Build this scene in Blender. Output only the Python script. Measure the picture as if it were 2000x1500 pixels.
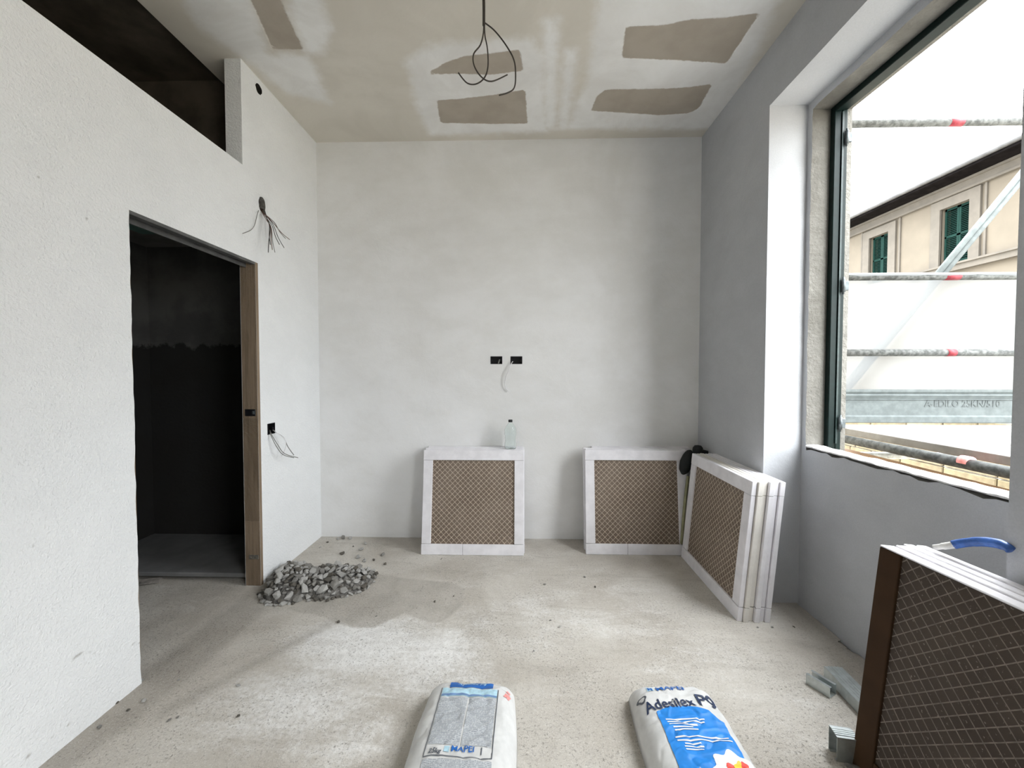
import bpy, bmesh, math, random
import numpy as np
from mathutils import Vector, Matrix, noise as mnoise

# ------------------------------------------------------------------ reset
for o in list(bpy.data.objects):
    bpy.data.objects.remove(o, do_unlink=True)
scn = bpy.context.scene
COL = scn.collection
random.seed(7)
rng = np.random.default_rng(7)

# ------------------------------------------------------------------ camera
F = 780.0                      # focal length in pixels of the 2000 px wide frame
YAW = math.atan(20 / F)
PIT = math.atan(22 / F)
H = 1.38
cam_d = bpy.data.cameras.new('camera')
cam_d.sensor_width = 36.0
cam_d.lens = 36.0 * F / 2000.0
cam_d.clip_start = 0.05
cam_d.clip_end = 300
cam = bpy.data.objects.new('camera', cam_d)
cam.location = (0, 0, H)
cam.rotation_euler = (math.pi / 2 - PIT, 0, YAW)
COL.objects.link(cam)
scn.camera = cam

# ------------------------------------------------------------------ view, sky, light
scn.view_settings.view_transform = 'Standard'
scn.view_settings.look = 'None'
scn.view_settings.gamma = 1.0
scn.view_settings.use_curve_mapping = False
scn.view_settings.exposure = 0.08

SKY = 17.0
world = bpy.data.worlds.new('overcast')
scn.world = world
world.use_nodes = True
wn = world.node_tree.nodes
wl = world.node_tree.links
bgn = wn['Background']
tc = wn.new('ShaderNodeTexCoord')
sep = wn.new('ShaderNodeSeparateXYZ')
wl.new(tc.outputs['Generated'], sep.inputs[0])
mr = wn.new('ShaderNodeMapRange')              # standard overcast sky: zenith brighter than horizon
mr.inputs['From Min'].default_value = 0.0
mr.inputs['From Max'].default_value = 1.0
mr.inputs['To Min'].default_value = 0.43
mr.inputs['To Max'].default_value = 1.3
wl.new(sep.outputs['Z'], mr.inputs['Value'])
wm = wn.new('ShaderNodeMixRGB')
wm.blend_type = 'MULTIPLY'
wm.inputs[0].default_value = 1.0
wm.inputs[1].default_value = (0.94, 0.975, 1.0, 1)
wl.new(mr.outputs[0], wm.inputs[2])
wl.new(wm.outputs[0], bgn.inputs['Color'])
bgn.inputs['Strength'].default_value = SKY

def portal(name, loc, sx, sz):
    l = bpy.data.lights.new(name, 'AREA')
    l.shape = 'RECTANGLE'
    l.size = sx
    l.size_y = sz
    l.cycles.is_portal = True
    o = bpy.data.objects.new(name, l)
    o.location = loc
    o.rotation_euler = (0, math.radians(90), 0)      # faces -X, into the room
    COL.objects.link(o)

# room dimensions
XL, XR, XREC, XOUT = -1.69, 1.435, 1.655, 1.875
YB, YREAR, ZC = 3.285, -2.9, 3.265
RY0, RY1, RZ = 1.205, 2.40, 2.93               # window recess in the right wall
WY0, WY1, WZ0, WZ1 = 1.27, 2.36, 0.945, 2.88   # window opening
R2, W2 = (-1.75, 0.05), (-1.70, 0.0)        # added unseen recess and window behind the camera, for fill light
ZOUT, XMID = 0.78, 1.722                       # the outer half of the opening is cut lower than the inner sill
portal('window_daylight', (1.9, (WY0 + WY1) / 2, (ZOUT + WZ1) / 2), WZ1 - ZOUT, WY1 - WY0)
portal('added_window_portal', (1.9, sum(W2) / 2, (WZ0 + WZ1) / 2), WZ1 - WZ0, W2[1] - W2[0])  # portal of the added rear window

# ------------------------------------------------------------------ pixel helpers (direction only; the plane gives the distance)
def ray(x, y):
    cx = (x - 1000) / F
    cy = (750 - y) / F
    cp, sp, c, s = math.cos(PIT), math.sin(PIT), math.cos(YAW), math.sin(YAW)
    vx, vy, vz = cx, cp + cy * sp, -sp + cy * cp
    return (vx * c - vy * s, vx * s + vy * c, vz)
def hX(x, y, X):
    d = ray(x, y); t = X / d[0]
    return Vector((X, d[1] * t, H + d[2] * t))
def hY(x, y, Y):
    d = ray(x, y); t = Y / d[1]
    return Vector((d[0] * t, Y, H + d[2] * t))
def hZ(x, y, Z=0.0):
    d = ray(x, y); t = (Z - H) / d[2]
    return Vector((d[0] * t, d[1] * t, Z))

# ------------------------------------------------------------------ object helpers
def props(o, label=None, cat=None, group=None, kind=None):
    if label: o['label'] = label
    if cat: o['category'] = cat
    if group: o['group'] = group
    if kind: o['kind'] = kind
    return o
def mesh_obj(name, verts, faces, m, parent=None, smooth=False):
    me = bpy.data.meshes.new(name)
    me.from_pydata([tuple(v) for v in verts], [], faces)
    me.update()
    if smooth:
        me.polygons.foreach_set('use_smooth', [True] * len(me.polygons))
    o = bpy.data.objects.new(name, me)
    if m: me.materials.append(m)
    COL.objects.link(o)
    if parent: o.parent = parent
    return o
def bm_obj(name, bm, m, parent=None, smooth=False):
    me = bpy.data.meshes.new(name)
    bm.to_mesh(me); bm.free()
    if smooth:
        me.polygons.foreach_set('use_smooth', [True] * len(me.polygons))
    o = bpy.data.objects.new(name, me)
    if m: me.materials.append(m)
    COL.objects.link(o)
    if parent: o.parent = parent
    return o
def link_mesh(name, me, parent=None):
    o = bpy.data.objects.new(name, me)
    COL.objects.link(o)
    if parent: o.parent = parent
    return o
def empty(name, loc=(0, 0, 0), rot=(0, 0, 0), label=None, cat=None, group=None):
    o = bpy.data.objects.new(name, None)
    o.empty_display_size = 0.1
    o.location = loc
    o.rotation_euler = rot
    COL.objects.link(o)
    return props(o, label, cat, group)
def add_box(bm, x0, x1, y0, y1, z0, z1, bev=0.0, M=None):
    c = Vector(((x0 + x1) / 2, (y0 + y1) / 2, (z0 + z1) / 2))
    mt = Matrix.Translation(c) @ Matrix.Diagonal((abs(x1 - x0), abs(y1 - y0), abs(z1 - z0), 1))
    r = bmesh.ops.create_cube(bm, size=1.0, matrix=mt)
    vs = r['verts']
    if bev:
        es = list({e for v in vs for e in v.link_edges})
        rb = bmesh.ops.bevel(bm, geom=es, offset=bev, segments=1, affect='EDGES')
        vs = list({v for f in rb['faces'] for v in f.verts} | {v for v in vs if v.is_valid})
    if M is not None:
        bmesh.ops.transform(bm, matrix=M, verts=[v for v in vs if v.is_valid])
def box(name, x0, x1, y0, y1, z0, z1, m, parent=None, bev=0.0):
    bm = bmesh.new()
    add_box(bm, x0, x1, y0, y1, z0, z1, bev)
    return bm_obj(name, bm, m, parent)
def smooth_pts(pts, n=6):
    pts = [Vector(p) for p in pts]
    if len(pts) < 3: return pts
    out = []
    for i in range(len(pts) - 1):
        p0 = pts[max(i - 1, 0)]; p1 = pts[i]; p2 = pts[i + 1]; p3 = pts[min(i + 2, len(pts) - 1)]
        for k in range(n):
            t = k / n
            out.append(0.5 * ((2 * p1) + (-p0 + p2) * t + (2 * p0 - 5 * p1 + 4 * p2 - p3) * t * t + (-p0 + 3 * p1 - 3 * p2 + p3) * t ** 3))
    out.append(pts[-1])
    return out
def tube_data(pts, r, seg=8, closed_ends=True):
    pts = [Vector(p) for p in pts]
    rs = r if isinstance(r, (list, tuple)) else [r] * len(pts)
    vs, fs = [], []
    prev = None
    for i, p in enumerate(pts):
        t = (pts[min(i + 1, len(pts) - 1)] - pts[max(i - 1, 0)]).normalized()
        if prev is None:
            a = Vector((0, 0, 1)) if abs(t.z) < 0.9 else Vector((1, 0, 0))
            n = t.cross(a).normalized()
        else:
            n = (prev - t * prev.dot(t)).normalized()
        prev = n
        b = t.cross(n)
        for k in range(seg):
            a = 2 * math.pi * k / seg
            vs.append(p + (n * math.cos(a) + b * math.sin(a)) * rs[i])
    for i in range(len(pts) - 1):
        for k in range(seg):
            k2 = (k + 1) % seg
            fs.append((i * seg + k, i * seg + k2, (i + 1) * seg + k2, (i + 1) * seg + k))
    if closed_ends:
        fs.append(tuple(range(seg))[::-1])
        fs.append(tuple(range((len(pts) - 1) * seg, len(pts) * seg)))
    return vs, fs
def tube(name, pts, r, m, parent=None, seg=8, smooth=True, n=6):
    p = smooth_pts(pts, n) if len(pts) > 2 else pts
    vs, fs = tube_data(p, r, seg)
    return mesh_obj(name, vs, fs, m, parent, smooth)
def lathe(name, prof, m, parent=None, seg=24, loc=(0, 0, 0)):
    vs, fs = [], []
    for r, z in prof:
        for k in range(seg):
            a = 2 * math.pi * k / seg
            vs.append((loc[0] + r * math.cos(a), loc[1] + r * math.sin(a), loc[2] + z))
    for i in range(len(prof) - 1):
        for k in range(seg):
            k2 = (k + 1) % seg
            fs.append((i * seg + k, i * seg + k2, (i + 1) * seg + k2, (i + 1) * seg + k))
    fs.append(tuple(range(seg))[::-1])
    fs.append(tuple(range((len(prof) - 1) * seg, len(prof) * seg)))
    return mesh_obj(name, vs, fs, m, parent, True)

def breaks(a, b, extra, step):
    pts = sorted({round(a, 5), round(b, 5)} | {round(e, 5) for e in extra if a < e < b})
    out = []
    for p, q in zip(pts[:-1], pts[1:]):
        n = max(1, int(math.ceil((q - p) / step)))
        out += [p + (q - p) * i / n for i in range(n)]
    return out + [pts[-1]]
def panel(name, axis, plane, thick, u0, u1, v0, v1, holes, m, step=0.06, parent=None, attrs=None, warp=None):
    """solid slab: front sheet on axis=plane, extruded by thick; holes are (u0,u1,v0,v1)."""
    us = breaks(u0, u1, [h[0] for h in holes] + [h[1] for h in holes], step)
    vs_ = breaks(v0, v1, [h[2] for h in holes] + [h[3] for h in holes], step)
    def pos(u, v, d):
        if axis == 'X': return (d, u, v)
        if axis == 'Y': return (u, d, v)
        return (u, v, d)
    idx, verts, faces = {}, [], []
    def vid(i, j, s):
        k = (i, j, s)
        if k not in idx:
            idx[k] = len(verts)
            p = pos(us[i], vs_[j], plane + (thick if s else 0.0))
            verts.append(p)
        return idx[k]
    cells = set()
    for i in range(len(us) - 1):
        uc = (us[i] + us[i + 1]) / 2
        for j in range(len(vs_) - 1):
            vc = (vs_[j] + vs_[j + 1]) / 2
            if not any(h[0] < uc < h[1] and h[2] < vc < h[3] for h in holes):
                cells.add((i, j))
    for (i, j) in cells:
        faces.append((vid(i, j, 0), vid(i + 1, j, 0), vid(i + 1, j + 1, 0), vid(i, j + 1, 0)))
        if thick:
            faces.append((vid(i, j, 1), vid(i, j + 1, 1), vid(i + 1, j + 1, 1), vid(i + 1, j, 1)))
            for (di, dj, a, b) in ((-1, 0, (i, j), (i, j + 1)), (1, 0, (i + 1, j + 1), (i + 1, j)),
                                   (0, -1, (i + 1, j), (i, j)), (0, 1, (i, j + 1), (i + 1, j + 1))):
                if (i + di, j + dj) not in cells:
                    faces.append((vid(*a, 0), vid(*b, 0), vid(*b, 1), vid(*a, 1)))
    if warp:
        verts = [warp(v) for v in verts]
    o = mesh_obj(name, verts, faces, m, parent)
    bm = bmesh.new(); bm.from_mesh(o.data)
    bmesh.ops.recalc_face_normals(bm, faces=bm.faces)
    bm.to_mesh(o.data); bm.free()
    if attrs:
        co = np.zeros(len(o.data.vertices) * 3, dtype=np.float32)
        o.data.vertices.foreach_get('co', co)
        co = co.reshape(-1, 3)
        for an, fn in attrs.items():
            at = o.data.attributes.new(an, 'FLOAT', 'POINT')
            at.data.foreach_set('value', np.ascontiguousarray(fn(co), dtype=np.float32))
    return o

def sdf_poly(P, poly):
    """signed distance (negative inside) of points P (n,2) to polygon"""
    poly = np.asarray(poly, dtype=float)
    n = len(poly)
    d = np.full(len(P), 1e9)
    inside = np.zeros(len(P), dtype=bool)
    for i in range(n):
        a = poly[i]; b = poly[(i + 1) % n]
        e = b - a
        w = P - a
        t = np.clip((w @ e) / (e @ e + 1e-12), 0, 1)
        q = w - t[:, None] * e
        d = np.minimum(d, (q ** 2).sum(1))
        c = ((a[1] > P[:, 1]) != (b[1] > P[:, 1]))
        with np.errstate(divide='ignore', invalid='ignore'):
            xx = (b[0] - a[0]) * (P[:, 1] - a[1]) / (b[1] - a[1] + 1e-12) + a[0]
        inside ^= c & (P[:, 0] < xx)
    d = np.sqrt(d)
    return np.where(inside, -d, d)
def sdf_line(P, pts, r):
    pts = np.asarray(pts, dtype=float)
    d = np.full(len(P), 1e9)
    for a, b in zip(pts[:-1], pts[1:]):
        e = b - a
        w = P - a
        t = np.clip((w @ e) / (e @ e + 1e-12), 0, 1)
        q = w - t[:, None] * e
        d = np.minimum(d, (q ** 2).sum(1))
    return np.sqrt(d) - r

# ------------------------------------------------------------------ material helpers
class NT:
    def __init__(self, name):
        self.m = bpy.data.materials.new(name)
        self.m.use_nodes = True
        self.t = self.m.node_tree
        self.b = self.t.nodes['Principled BSDF']
        self.out = self.t.nodes['Material Output']
        self.pos = None
    def n(self, typ, **kw):
        nd = self.t.nodes.new(typ)
        for k, v in kw.items():
            if hasattr(nd, k): setattr(nd, k, v)
            else: nd.inputs[k.replace('_', ' ')].default_value = v
        return nd
    def l(self, a, b): self.t.links.new(a, b)
    def coord(self, scale=(1, 1, 1), rot=(0, 0, 0), obj=True):
        tcn = self.n('ShaderNodeTexCoord')
        mp = self.n('ShaderNodeMapping')
        mp.inputs['Scale'].default_value = scale
        mp.inputs['Rotation'].default_value = rot
        self.l(tcn.outputs['Object'], mp.inputs[0])
        return mp.outputs[0]
    def noise(self, scale, detail=4, rough=0.55, vec=None, dist=0.0):
        nd = self.n('ShaderNodeTexNoise')
        nd.inputs['Scale'].default_value = scale
        nd.inputs['Detail'].default_value = detail
        nd.inputs['Roughness'].default_value = rough
        nd.inputs['Distortion'].default_value = dist
        self.l(vec if vec is not None else self.coord(), nd.inputs['Vector'])
        return nd.outputs['Fac']
    def ramp(self, fac, a, b, lo=0.0, hi=1.0):
        r = self.n('ShaderNodeMapRange')
        r.interpolation_type = 'SMOOTHSTEP'
        r.inputs['From Min'].default_value = a
        r.inputs['From Max'].default_value = b
        r.inputs['To Min'].default_value = lo
        r.inputs['To Max'].default_value = hi
        self.l(fac, r.inputs['Value'])
        return r.outputs[0]
    def math(self, op, a, b=None):
        nd = self.n('ShaderNodeMath', operation=op)
        for i, v in enumerate((a, b)):
            if v is None: continue
            if isinstance(v, (int, float)): nd.inputs[i].default_value = v
            else: self.l(v, nd.inputs[i])
        return nd.outputs[0]
    def mix(self, fac, a, b, mode='MIX'):
        nd = self.n('ShaderNodeMixRGB', blend_type=mode)
        for i, v in ((0, fac), (1, a), (2, b)):
            if isinstance(v, (int, float)): nd.inputs[i].default_value = v
            elif isinstance(v, tuple): nd.inputs[i].default_value = (v[0], v[1], v[2], 1)
            else: self.l(v, nd.inputs[i])
        return nd.outputs[0]
    def attr(self, name):
        a = self.n('ShaderNodeAttribute')
        a.attribute_name = name
        return a.outputs['Fac']
    def bump(self, h, strength=0.3, dist=0.01, prev=None):
        bp = self.n('ShaderNodeBump')
        bp.inputs['Strength'].default_value = strength
        bp.inputs['Distance'].default_value = dist
        self.l(h, bp.inputs['Height'])
        if prev is not None: self.l(prev, bp.inputs['Normal'])
        return bp.outputs[0]
    def done(self, color=None, rough=0.9, normal=None, metal=0.0, spec=0.3):
        if color is not None:
            if isinstance(color, tuple): self.b.inputs['Base Color'].default_value = (*color, 1)
            else: self.l(color, self.b.inputs['Base Color'])
        if isinstance(rough, (int, float)): self.b.inputs['Roughness'].default_value = rough
        else: self.l(rough, self.b.inputs['Roughness'])
        self.b.inputs['Metallic'].default_value = metal
        self.b.inputs['Specular IOR Level'].default_value = spec
        if normal is not None: self.l(normal, self.b.inputs['Normal'])
        return self.m

def plaster(name, c1, c2, big=1.1, bumpy=0.25, grain=140, trowel=True, marks=False):
    t = NT(name)
    a = t.noise(big, 5, 0.6, dist=0.6)
    b = t.noise(big * 4.3, 5, 0.6, vec=t.coord((1, 1, 1.7)))
    f = t.math('ADD', t.math('MULTIPLY', a, 0.65), t.math('MULTIPLY', b, 0.35))
    col = t.mix(t.ramp(f, 0.36, 0.64), c1, c2)
    g = t.noise(grain, 2, 0.6)
    col = t.mix(0.10, col, g, 'OVERLAY')
    if marks:
        col = t.mix(t.ramp(t.attr('mark'), 0.004, -0.006, 0, 1.0), col, (0.44, 0.43, 0.41))
    nrm = t.bump(t.noise(big * 5, 4, 0.6, dist=0.4), 0.25, 0.02) if trowel else None
    nrm = t.bump(g, min(1.0, bumpy), 0.003 + 0.003 * (bumpy > 0.8), nrm)
    return t.done(col, 0.88, nrm, spec=0.25)
def plain(name, c, rough=0.6, metal=0.0, spec=0.4, var=0.0, scale=20, bump=0.0):
    t = NT(name)
    col = c
    nrm = None
    f = t.noise(scale, 4, 0.6)
    col = t.mix(t.ramp(f, 0.3, 0.7), tuple(x * (1 - var) for x in c), tuple(min(1, x * (1 + var)) for x in c))
    if bump: nrm = t.bump(f, bump, 0.003)
    return t.done(col, rough, nrm, metal, spec)

M = {}
M['wall_left'] = plaster('plaster_white', (0.80, 0.81, 0.815), (0.85, 0.86, 0.865), 0.9, 0.9, 95, marks=True)
M['plaster_plain'] = plaster('plaster_white_plain', (0.80, 0.81, 0.815), (0.85, 0.86, 0.865), 0.9, 0.9, 95)
M['wall_back'] = plaster('plaster_smooth', (0.755, 0.75, 0.735), (0.84, 0.84, 0.84), 0.8, 0.18, 160)
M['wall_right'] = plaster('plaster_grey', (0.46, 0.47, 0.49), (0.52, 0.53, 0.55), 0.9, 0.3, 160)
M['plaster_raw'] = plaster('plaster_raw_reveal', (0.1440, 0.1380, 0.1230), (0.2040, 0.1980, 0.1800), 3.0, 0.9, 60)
M['exterior'] = plaster('exterior_render', (0.50, 0.46, 0.40), (0.56, 0.52, 0.45), 1.0, 0.4, 60)
M['bath'] = None
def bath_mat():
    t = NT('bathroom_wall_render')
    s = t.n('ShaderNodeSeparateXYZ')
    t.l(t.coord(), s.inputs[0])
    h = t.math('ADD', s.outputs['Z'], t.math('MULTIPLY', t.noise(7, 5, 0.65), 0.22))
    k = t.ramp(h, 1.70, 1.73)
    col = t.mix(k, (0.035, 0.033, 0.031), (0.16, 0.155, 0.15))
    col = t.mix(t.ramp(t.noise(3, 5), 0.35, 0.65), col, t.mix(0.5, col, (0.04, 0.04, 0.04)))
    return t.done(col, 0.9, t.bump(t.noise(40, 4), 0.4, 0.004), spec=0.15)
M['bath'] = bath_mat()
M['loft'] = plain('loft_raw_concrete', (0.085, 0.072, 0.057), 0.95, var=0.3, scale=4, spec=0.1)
M['green_board'] = plain('moisture_board', (0.1700, 0.2890, 0.2550), 0.9, var=0.2, scale=3, spec=0.1)
M['tray'] = plain('tray_resin', (0.20, 0.20, 0.20), 0.6, var=0.12, scale=6)

def floor_mat():
    t = NT('screed_floor')
    base = t.mix(t.ramp(t.noise(1.3, 6, 0.62, dist=0.5), 0.35, 0.65), (0.455, 0.42, 0.37), (0.60, 0.57, 0.52))
    diag = t.coord((1.6, 7, 1), (0, 0, math.radians(38)))
    st = t.noise(1.0, 7, 0.7, vec=diag, dist=0.5)
    base = t.mix(t.ramp(st, 0.52, 0.72, 0, 0.4), base, (0.31, 0.285, 0.245))
    base = t.mix(t.ramp(st, 0.46, 0.30, 0, 0.35), base, (0.70, 0.68, 0.64))
    # pale cement dust
    brk = t.math('ADD', t.math('MULTIPLY', t.math('SUBTRACT', t.noise(4, 8, 0.75), 0.5), 0.9), t.math('MULTIPLY', t.math('SUBTRACT', t.noise(45, 4, 0.7), 0.5), 0.7))
    brk = t.math('ADD', brk, t.math('MULTIPLY', t.math('SUBTRACT', st, 0.5), -0.8))
    dn = t.math('ADD', t.attr('dust'), brk)
    dust = t.mix(t.ramp(t.noise(30, 4), 0.3, 0.7), (0.74, 0.73, 0.71), (0.86, 0.855, 0.84))
    col = t.mix(t.ramp(dn, 0.25, 0.95, 0, 0.9), base, dust)
    # damp, darker patch with a scalloped edge
    col = t.mix(t.ramp(t.math('ADD', t.attr('wet'), t.math('MULTIPLY', t.math('SUBTRACT', t.noise(9, 5), 0.5), 0.05)), 0.012, -0.012, 0, 0.75), col, t.mix(t.ramp(t.noise(4, 5), 0.35, 0.65), (0.37, 0.345, 0.305), (0.47, 0.44, 0.395)))
    col = t.mix(t.ramp(t.attr('dark_bands'), 0.02, -0.06, 0, 0.5), col, (0.30, 0.275, 0.24))  # bands of darker floor colour
    # sandy grain and pits, denser in places
    dens = t.ramp(t.noise(3.2, 5, 0.65), 0.36, 0.62, 0.3, 1.0)
    g1 = t.noise(210, 3, 0.75)
    g2 = t.noise(85, 5, 0.78)
    p1 = t.math('MULTIPLY', t.ramp(g2, 0.54, 0.66, 0, 0.75), dens)
    p2 = t.math('MULTIPLY', t.ramp(g1, 0.54, 0.70, 0, 0.55), dens)
    col = t.mix(p2, col, (0.24, 0.222, 0.195))
    col = t.mix(p1, col, (0.185, 0.17, 0.148))
    col = t.mix(t.ramp(g1, 0.44, 0.30, 0, 0.45), col, (0.88, 0.87, 0.85))
    v = t.n('ShaderNodeTexVoronoi')
    v.inputs['Scale'].default_value = 26
    t.l(t.coord(), v.inputs['Vector'])
    col = t.mix(t.math('MULTIPLY', t.ramp(v.outputs['Distance'], 0.10, 0.05, 0, 0.7), t.ramp(t.noise(6, 3), 0.52, 0.6)), col, (0.12, 0.11, 0.095))
    hgt = t.math('SUBTRACT', 1.0, t.math('ADD', p1, t.math('MULTIPLY', p2, 0.5)))
    nrm = t.bump(t.noise(9, 6, 0.65), 0.4, 0.02)
    nrm = t.bump(hgt, 0.55, 0.004, nrm)
    return t.done(col, 0.93, nrm, spec=0.2)
M['floor'] = floor_mat()

def ceiling_mat():
    t = NT('plasterboard_ceiling')
    skim = t.mix(t.ramp(t.noise(1.4, 5, 0.6, dist=0.8), 0.35, 0.65), (0.63, 0.595, 0.53), (0.70, 0.665, 0.60))
    edge = t.math('MULTIPLY', t.math('SUBTRACT', t.noise(11, 5, 0.7), 0.5), 0.10)
    c = t.math('ADD', t.attr('compound'), edge)
    white = t.mix(t.ramp(t.noise(2.2, 6, 0.65, dist=0.5), 0.3, 0.7), (0.74, 0.73, 0.71), (0.86, 0.86, 0.85))
    col = t.mix(t.ramp(c, 0.06, -0.03), skim, white)
    e2 = t.math('MULTIPLY', t.math('SUBTRACT', t.noise(28, 5, 0.7), 0.5), 0.022)
    bare = t.mix(t.ramp(t.noise(6, 4), 0.3, 0.7), (0.39, 0.345, 0.29), (0.44, 0.395, 0.335))
    col = t.mix(t.ramp(t.math('ADD', t.attr('bare'), e2), 0.005, -0.005), col, bare)
    nrm = t.bump(t.noise(6, 5, 0.6), 0.15, 0.02)
    nrm = t.bump(t.ramp(t.attr('bare'), -0.004, 0.008), 0.5, 0.004, nrm)
    return t.done(col, 0.92, nrm, spec=0.2)
M['ceiling'] = ceiling_mat()

M['soil_and_hole'] = plain('soil_and_hole_dark', (0.035, 0.032, 0.028), 0.95, var=0.3, scale=30, spec=0.1)  # dark ground; also paints the shade inside the wall holes
M['mortar'] = plain('mortar', (0.50, 0.49, 0.47), 0.95, var=0.25, scale=45, bump=0.8, spec=0.15)
M['mortar_dark'] = plain('mortar_grey', (0.17, 0.162, 0.15), 0.95, var=0.3, scale=60, bump=0.8, spec=0.15)
M['sill'] = plain('sill_mortar', (0.72, 0.71, 0.69), 0.95, var=0.12, scale=40, bump=0.9, spec=0.15)
M['green_metal'] = plain('green_painted_steel', (0.0028, 0.0105, 0.0095), 0.42, var=0.25, scale=40, spec=0.18)
M['galv'] = plain('galvanised_steel', (0.56, 0.60, 0.60), 0.38, metal=0.85, var=0.12, scale=25)
M['scaf_tube'] = plain('weathered_scaffold_tube', (0.0879, 0.0918, 0.0895), 0.75, var=0.45, scale=35, spec=0.1)
M['scaf'] = plain('weathered_scaffold_steel', (0.0956, 0.1086, 0.1086), 0.7, var=0.15, scale=20, spec=0.15)
M['deck'] = plain('pale_dusty_deck', (0.30, 0.295, 0.28), 0.9, var=0.12, scale=12, spec=0.1)
M['galv_dull'] = plain('galvanised_tube', (0.40, 0.42, 0.42), 0.55, metal=0.4, var=0.25, scale=35)
M['hinge'] = plain('hinge_steel', (0.10, 0.115, 0.12), 0.45, metal=0.6, var=0.2, scale=60)
M['black'] = plain('black_plastic', (0.008, 0.008, 0.010), 0.45, var=0.3, scale=50)
M['rubber'] = plain('black_rubber', (0.010, 0.012, 0.012), 0.7, var=0.4, scale=25)
M['wire_dark'] = plain('dark_cable', (0.035, 0.028, 0.022), 0.5, var=0.2)
M['wire_grey'] = plain('grey_cable', (0.22, 0.215, 0.20), 0.5, var=0.2)
M['wire_brown'] = plain('brown_cable', (0.12, 0.05, 0.03), 0.5, var=0.2)
M['wire_white'] = plain('white_cable', (0.78, 0.77, 0.78), 0.5, var=0.05)
M['cardboard_white'] = plain('white_cardboard', (0.80, 0.785, 0.815), 0.85, var=0.07, scale=9, bump=0.05, spec=0.25)
M['cardboard_edge'] = plain('cardboard_edge', (0.62, 0.60, 0.60), 0.85, var=0.16, scale=30, bump=0.2, spec=0.2)
M['cardboard_brown_shaded'] = plain('brown_cardboard_shaded', (0.050, 0.026, 0.012), 0.8, var=0.15, scale=7, spec=0.2)  # brown card, darkened further to paint the near pack's shade
M['ridge'] = plain('tile_ridge', (0.50, 0.425, 0.34), 0.8, var=0.2, scale=35)
M['ridge_shaded'] = plain('tile_ridge_shaded', (0.22, 0.185, 0.155), 0.8, var=0.25, scale=35)  # same ridges darkened: the near pack's shade is in the colour
def tile_mat(name, c1, c2):
    t = NT(name)
    col = t.mix(t.ramp(t.noise(3.5, 5), 0.3, 0.7), c1, c2)
    col = t.mix(t.ramp(t.noise(120, 2), 0.66, 0.74, 0, 0.5), col, (0.45, 0.40, 0.34))
    return t.done(col, 0.75, t.bump(t.noise(70, 3), 0.3, 0.002))
M['tile'] = tile_mat('tile_back_taupe', (0.165, 0.125, 0.095), (0.215, 0.17, 0.135))
M['tile_shaded'] = tile_mat('tile_back_shaded', (0.062, 0.046, 0.036), (0.085, 0.066, 0.052))  # darker copy of the tile back, paints the near pack's shade
M['blue_grip'] = plain('blue_grip', (0.045, 0.13, 0.42), 0.35, var=0.3, scale=30)
M['ferrule'] = plain('pale_ferrule', (0.62, 0.61, 0.58), 0.5, var=0.15, scale=40)
M['yellow_shaft'] = plain('yellow_shaft', (0.27, 0.26, 0.15), 0.5, var=0.2, scale=14)
M['red_tape'] = plain('red_tape', (0.1682, 0.0092, 0.0191), 0.5, var=0.2, scale=40)
M['timber'] = plain('scaffold_timber', (0.36, 0.22, 0.12), 0.75, var=0.2, scale=12)
def wood_mat():
    t = NT('raw_timber')
    g = t.noise(3, 5, 0.6, vec=t.coord((26, 26, 1.2)), dist=0.6)
    col = t.mix(t.ramp(g, 0.3, 0.7), (0.185, 0.135, 0.09), (0.285, 0.215, 0.15))
    col = t.mix(t.ramp(t.noise(4.5, 4), 0.55, 0.75, 0, 0.4), col, (0.13, 0.10, 0.07))
    return t.done(col, 0.8, t.bump(g, 0.2, 0.003))
M['wood'] = wood_mat()
def sheet_mat():
    t = NT('white_debris_sheet')
    t.b.inputs['Base Color'].default_value = (0.16, 0.165, 0.165, 1)
    t.b.inputs['Roughness'].default_value = 0.5
    tr = t.n('ShaderNodeBsdfTranslucent'); tr.inputs[0].default_value = (0.17, 0.175, 0.175, 1)
    tp = t.n('ShaderNodeBsdfTransparent')
    m1 = t.n('ShaderNodeMixShader'); m1.inputs[0].default_value = 0.5
    m2 = t.n('ShaderNodeMixShader'); m2.inputs[0].default_value = 0.22
    t.l(t.b.outputs[0], m1.inputs[1]); t.l(tr.outputs[0], m1.inputs[2])
    t.l(m1.outputs[0], m2.inputs[1]); t.l(tp.outputs[0], m2.inputs[2])
    t.l(m2.outputs[0], t.out.inputs['Surface'])
    return t.m
M['sheet'] = sheet_mat()
def pet_mat():
    t = NT('clear_bottle_plastic')
    t.b.inputs['Base Color'].default_value = (0.95, 0.985, 0.975, 1)
    t.b.inputs['Roughness'].default_value = 0.06
    t.b.inputs['IOR'].default_value = 1.2
    t.b.inputs['Transmission Weight'].default_value = 1.0
    return t.m
M['pet'] = pet_mat()

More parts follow.
